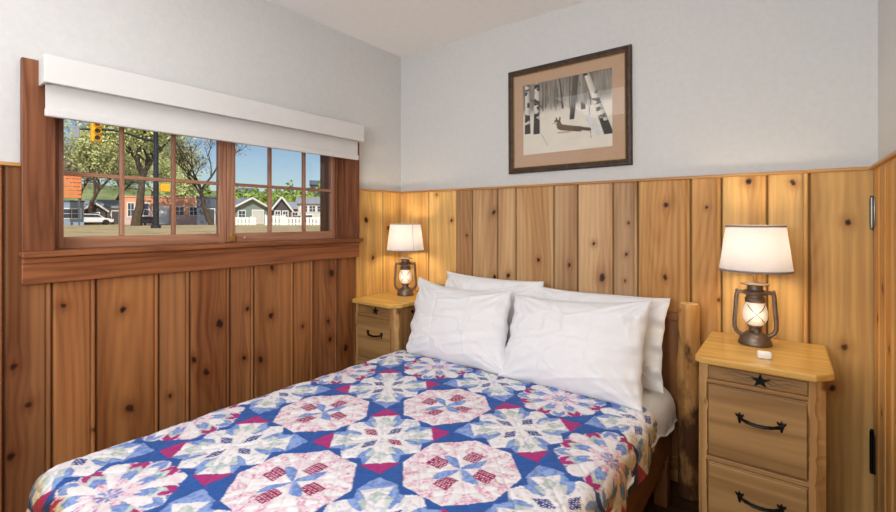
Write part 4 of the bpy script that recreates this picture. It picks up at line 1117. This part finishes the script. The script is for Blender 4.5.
def signal(dx, ztop, hh, w, label, parent_pole, lens):
    p = Matrix.Translation(Vector((x, y, GZ-.05))) @ Matrix.Rotation(face(x, y), 4, 'Z')
    loc = p @ Vector((dx, -.35, ztop-hh))
    s = tag(empty('traffic_light', loc, face(x, y)+.35), label, 'traffic light')
    bm = BM(); box(bm, -w/2, w/2, -.16, .16, 0, hh, .03)
    obj('housing', bm, M['sigyellow'], s)
    for i in range(lens):
        zc = hh*(i+.5)/lens
        bm = BM(); t_ = Matrix.Translation((0, -.16, zc)) @ Matrix.Rotation(PI/2, 4, 'X')
        rg = w*.36; ri = []
        for r_, q in ((rg, 0), (rg, .22), (rg-.02, .22), (rg-.02, 0)): ri.append((r_, q))
        lathe(bm, ri, 0, 0, 20, t_); vz = obj('visor', bm, M['sigyellow'], s, True)
        bm = BM(); lathe(bm, [(0, .02), (rg*.5, .03), (rg*.9, .01)], 0, 0, 20, t_); obj('lens', bm, M['brickred'] if i == lens-1 else M['slate'], vz)
signal(-3.25, za+.92, 1.34, .54, 'yellow traffic light hanging on the curved arm', None, 3)
signal(.50, zat(184, 31)-GZ+.05, .52, .58, 'small yellow signal box on the side of the black pole', None, 0)
# white sign hanging on the arm
p = Matrix.Translation(Vector((x, y, GZ-.05))) @ Matrix.Rotation(face(x, y), 4, 'Z')
s = tag(empty('hanging_sign', p @ Vector((-4.25, -.36, za-.12)), face(x, y)), 'grey white plate at the tip of the signal arm', 'sign')
bm = BM(); box(bm, -.17, .17, -.03, .03, -.1, .62, .01); obj('sign_plate', bm, M['greyroof'], s); bm = BM(); tube(bm, [(0, .05, -.1), (0, .05, .75)], .03, 8); obj('bracket', bm, M['steel'], s)
# ------------------------------------------------------------------ camera and light
cam = bpy.data.cameras.new('camera'); co = bpy.data.objects.new('camera', cam); COL.objects.link(co)
co.location = (0, 0, CAM); co.rotation_euler = (PI/2, 0, .647888)
cam.sensor_width = 36; cam.sensor_fit = 'HORIZONTAL'; cam.lens = 36*446.4/896
cam.shift_y = -(256-220.72)/896; cam.clip_start = .02; cam.clip_end = 2000
scn.camera = co

def area(name, loc, tgt, sx, sy, e, c=(1, 1, 1)):
    li = bpy.data.lights.new(name, 'AREA'); li.shape = 'RECTANGLE'; li.size = sx; li.size_y = sy; li.energy = e; li.color = c
    o = bpy.data.objects.new(name, li); COL.objects.link(o); o.location = loc
    o.rotation_euler = (Vector(tgt)-Vector(loc)).to_track_quat('-Z', 'Y').to_euler(); return o
area('overhead_fill', (-1.2, .2, CEIL-.02), (-1.2, .2, 0), 1.0, 1.0, 9, (1, .99, .98))  # unseen fill panel added to brighten the room from above
area('rear_fill', (-.62, F+.05, 1.40), (-.75, 2.3, 1.15), 1.1, .9, 20, (.97, .99, 1))  # fill added behind the camera, not a lamp of the room
area('bounce_fill', (-.45, -1.0, 1.5), (-.9, .9, CEIL+.3), 1.0, .5, 27, (.97, .99, 1))  # unseen uplight added to brighten the ceiling

sun = bpy.data.lights.new('sun', 'SUN'); sun.energy = 4.2; sun.angle = .01; sun.color = (1, .95, .86)
so = bpy.data.objects.new('sun', sun); COL.objects.link(so); so.rotation_euler = Vector((-.60, .42, -.68)).to_track_quat('-Z', 'Y').to_euler()
w = bpy.data.worlds.new('world'); scn.world = w; w.use_nodes = True
nt = w.node_tree; bg = nt.nodes['Background']
sk = nt.nodes.new('ShaderNodeTexSky'); sk.sky_type = 'NISHITA'; sk.sun_disc = False; sk.sun_elevation = math.radians(42); sk.sun_rotation = math.radians(125)
sk.air_density = 1.0; sk.dust_density = .6; sk.ozone_density = 2.5
nt.links.new(sk.outputs['Color'], bg.inputs['Color']); bg.inputs['Strength'].default_value = .095
scn.view_settings.view_transform = 'Standard'; scn.view_settings.look = 'None'; scn.view_settings.exposure = 0; scn.view_settings.gamma = 1
scn.cycles.max_bounces = 10; scn.cycles.diffuse_bounces = 5; scn.cycles.transparent_max_bounces = 16; scn.cycles.sample_clamp_indirect = 4
scn.cycles.use_denoising = True
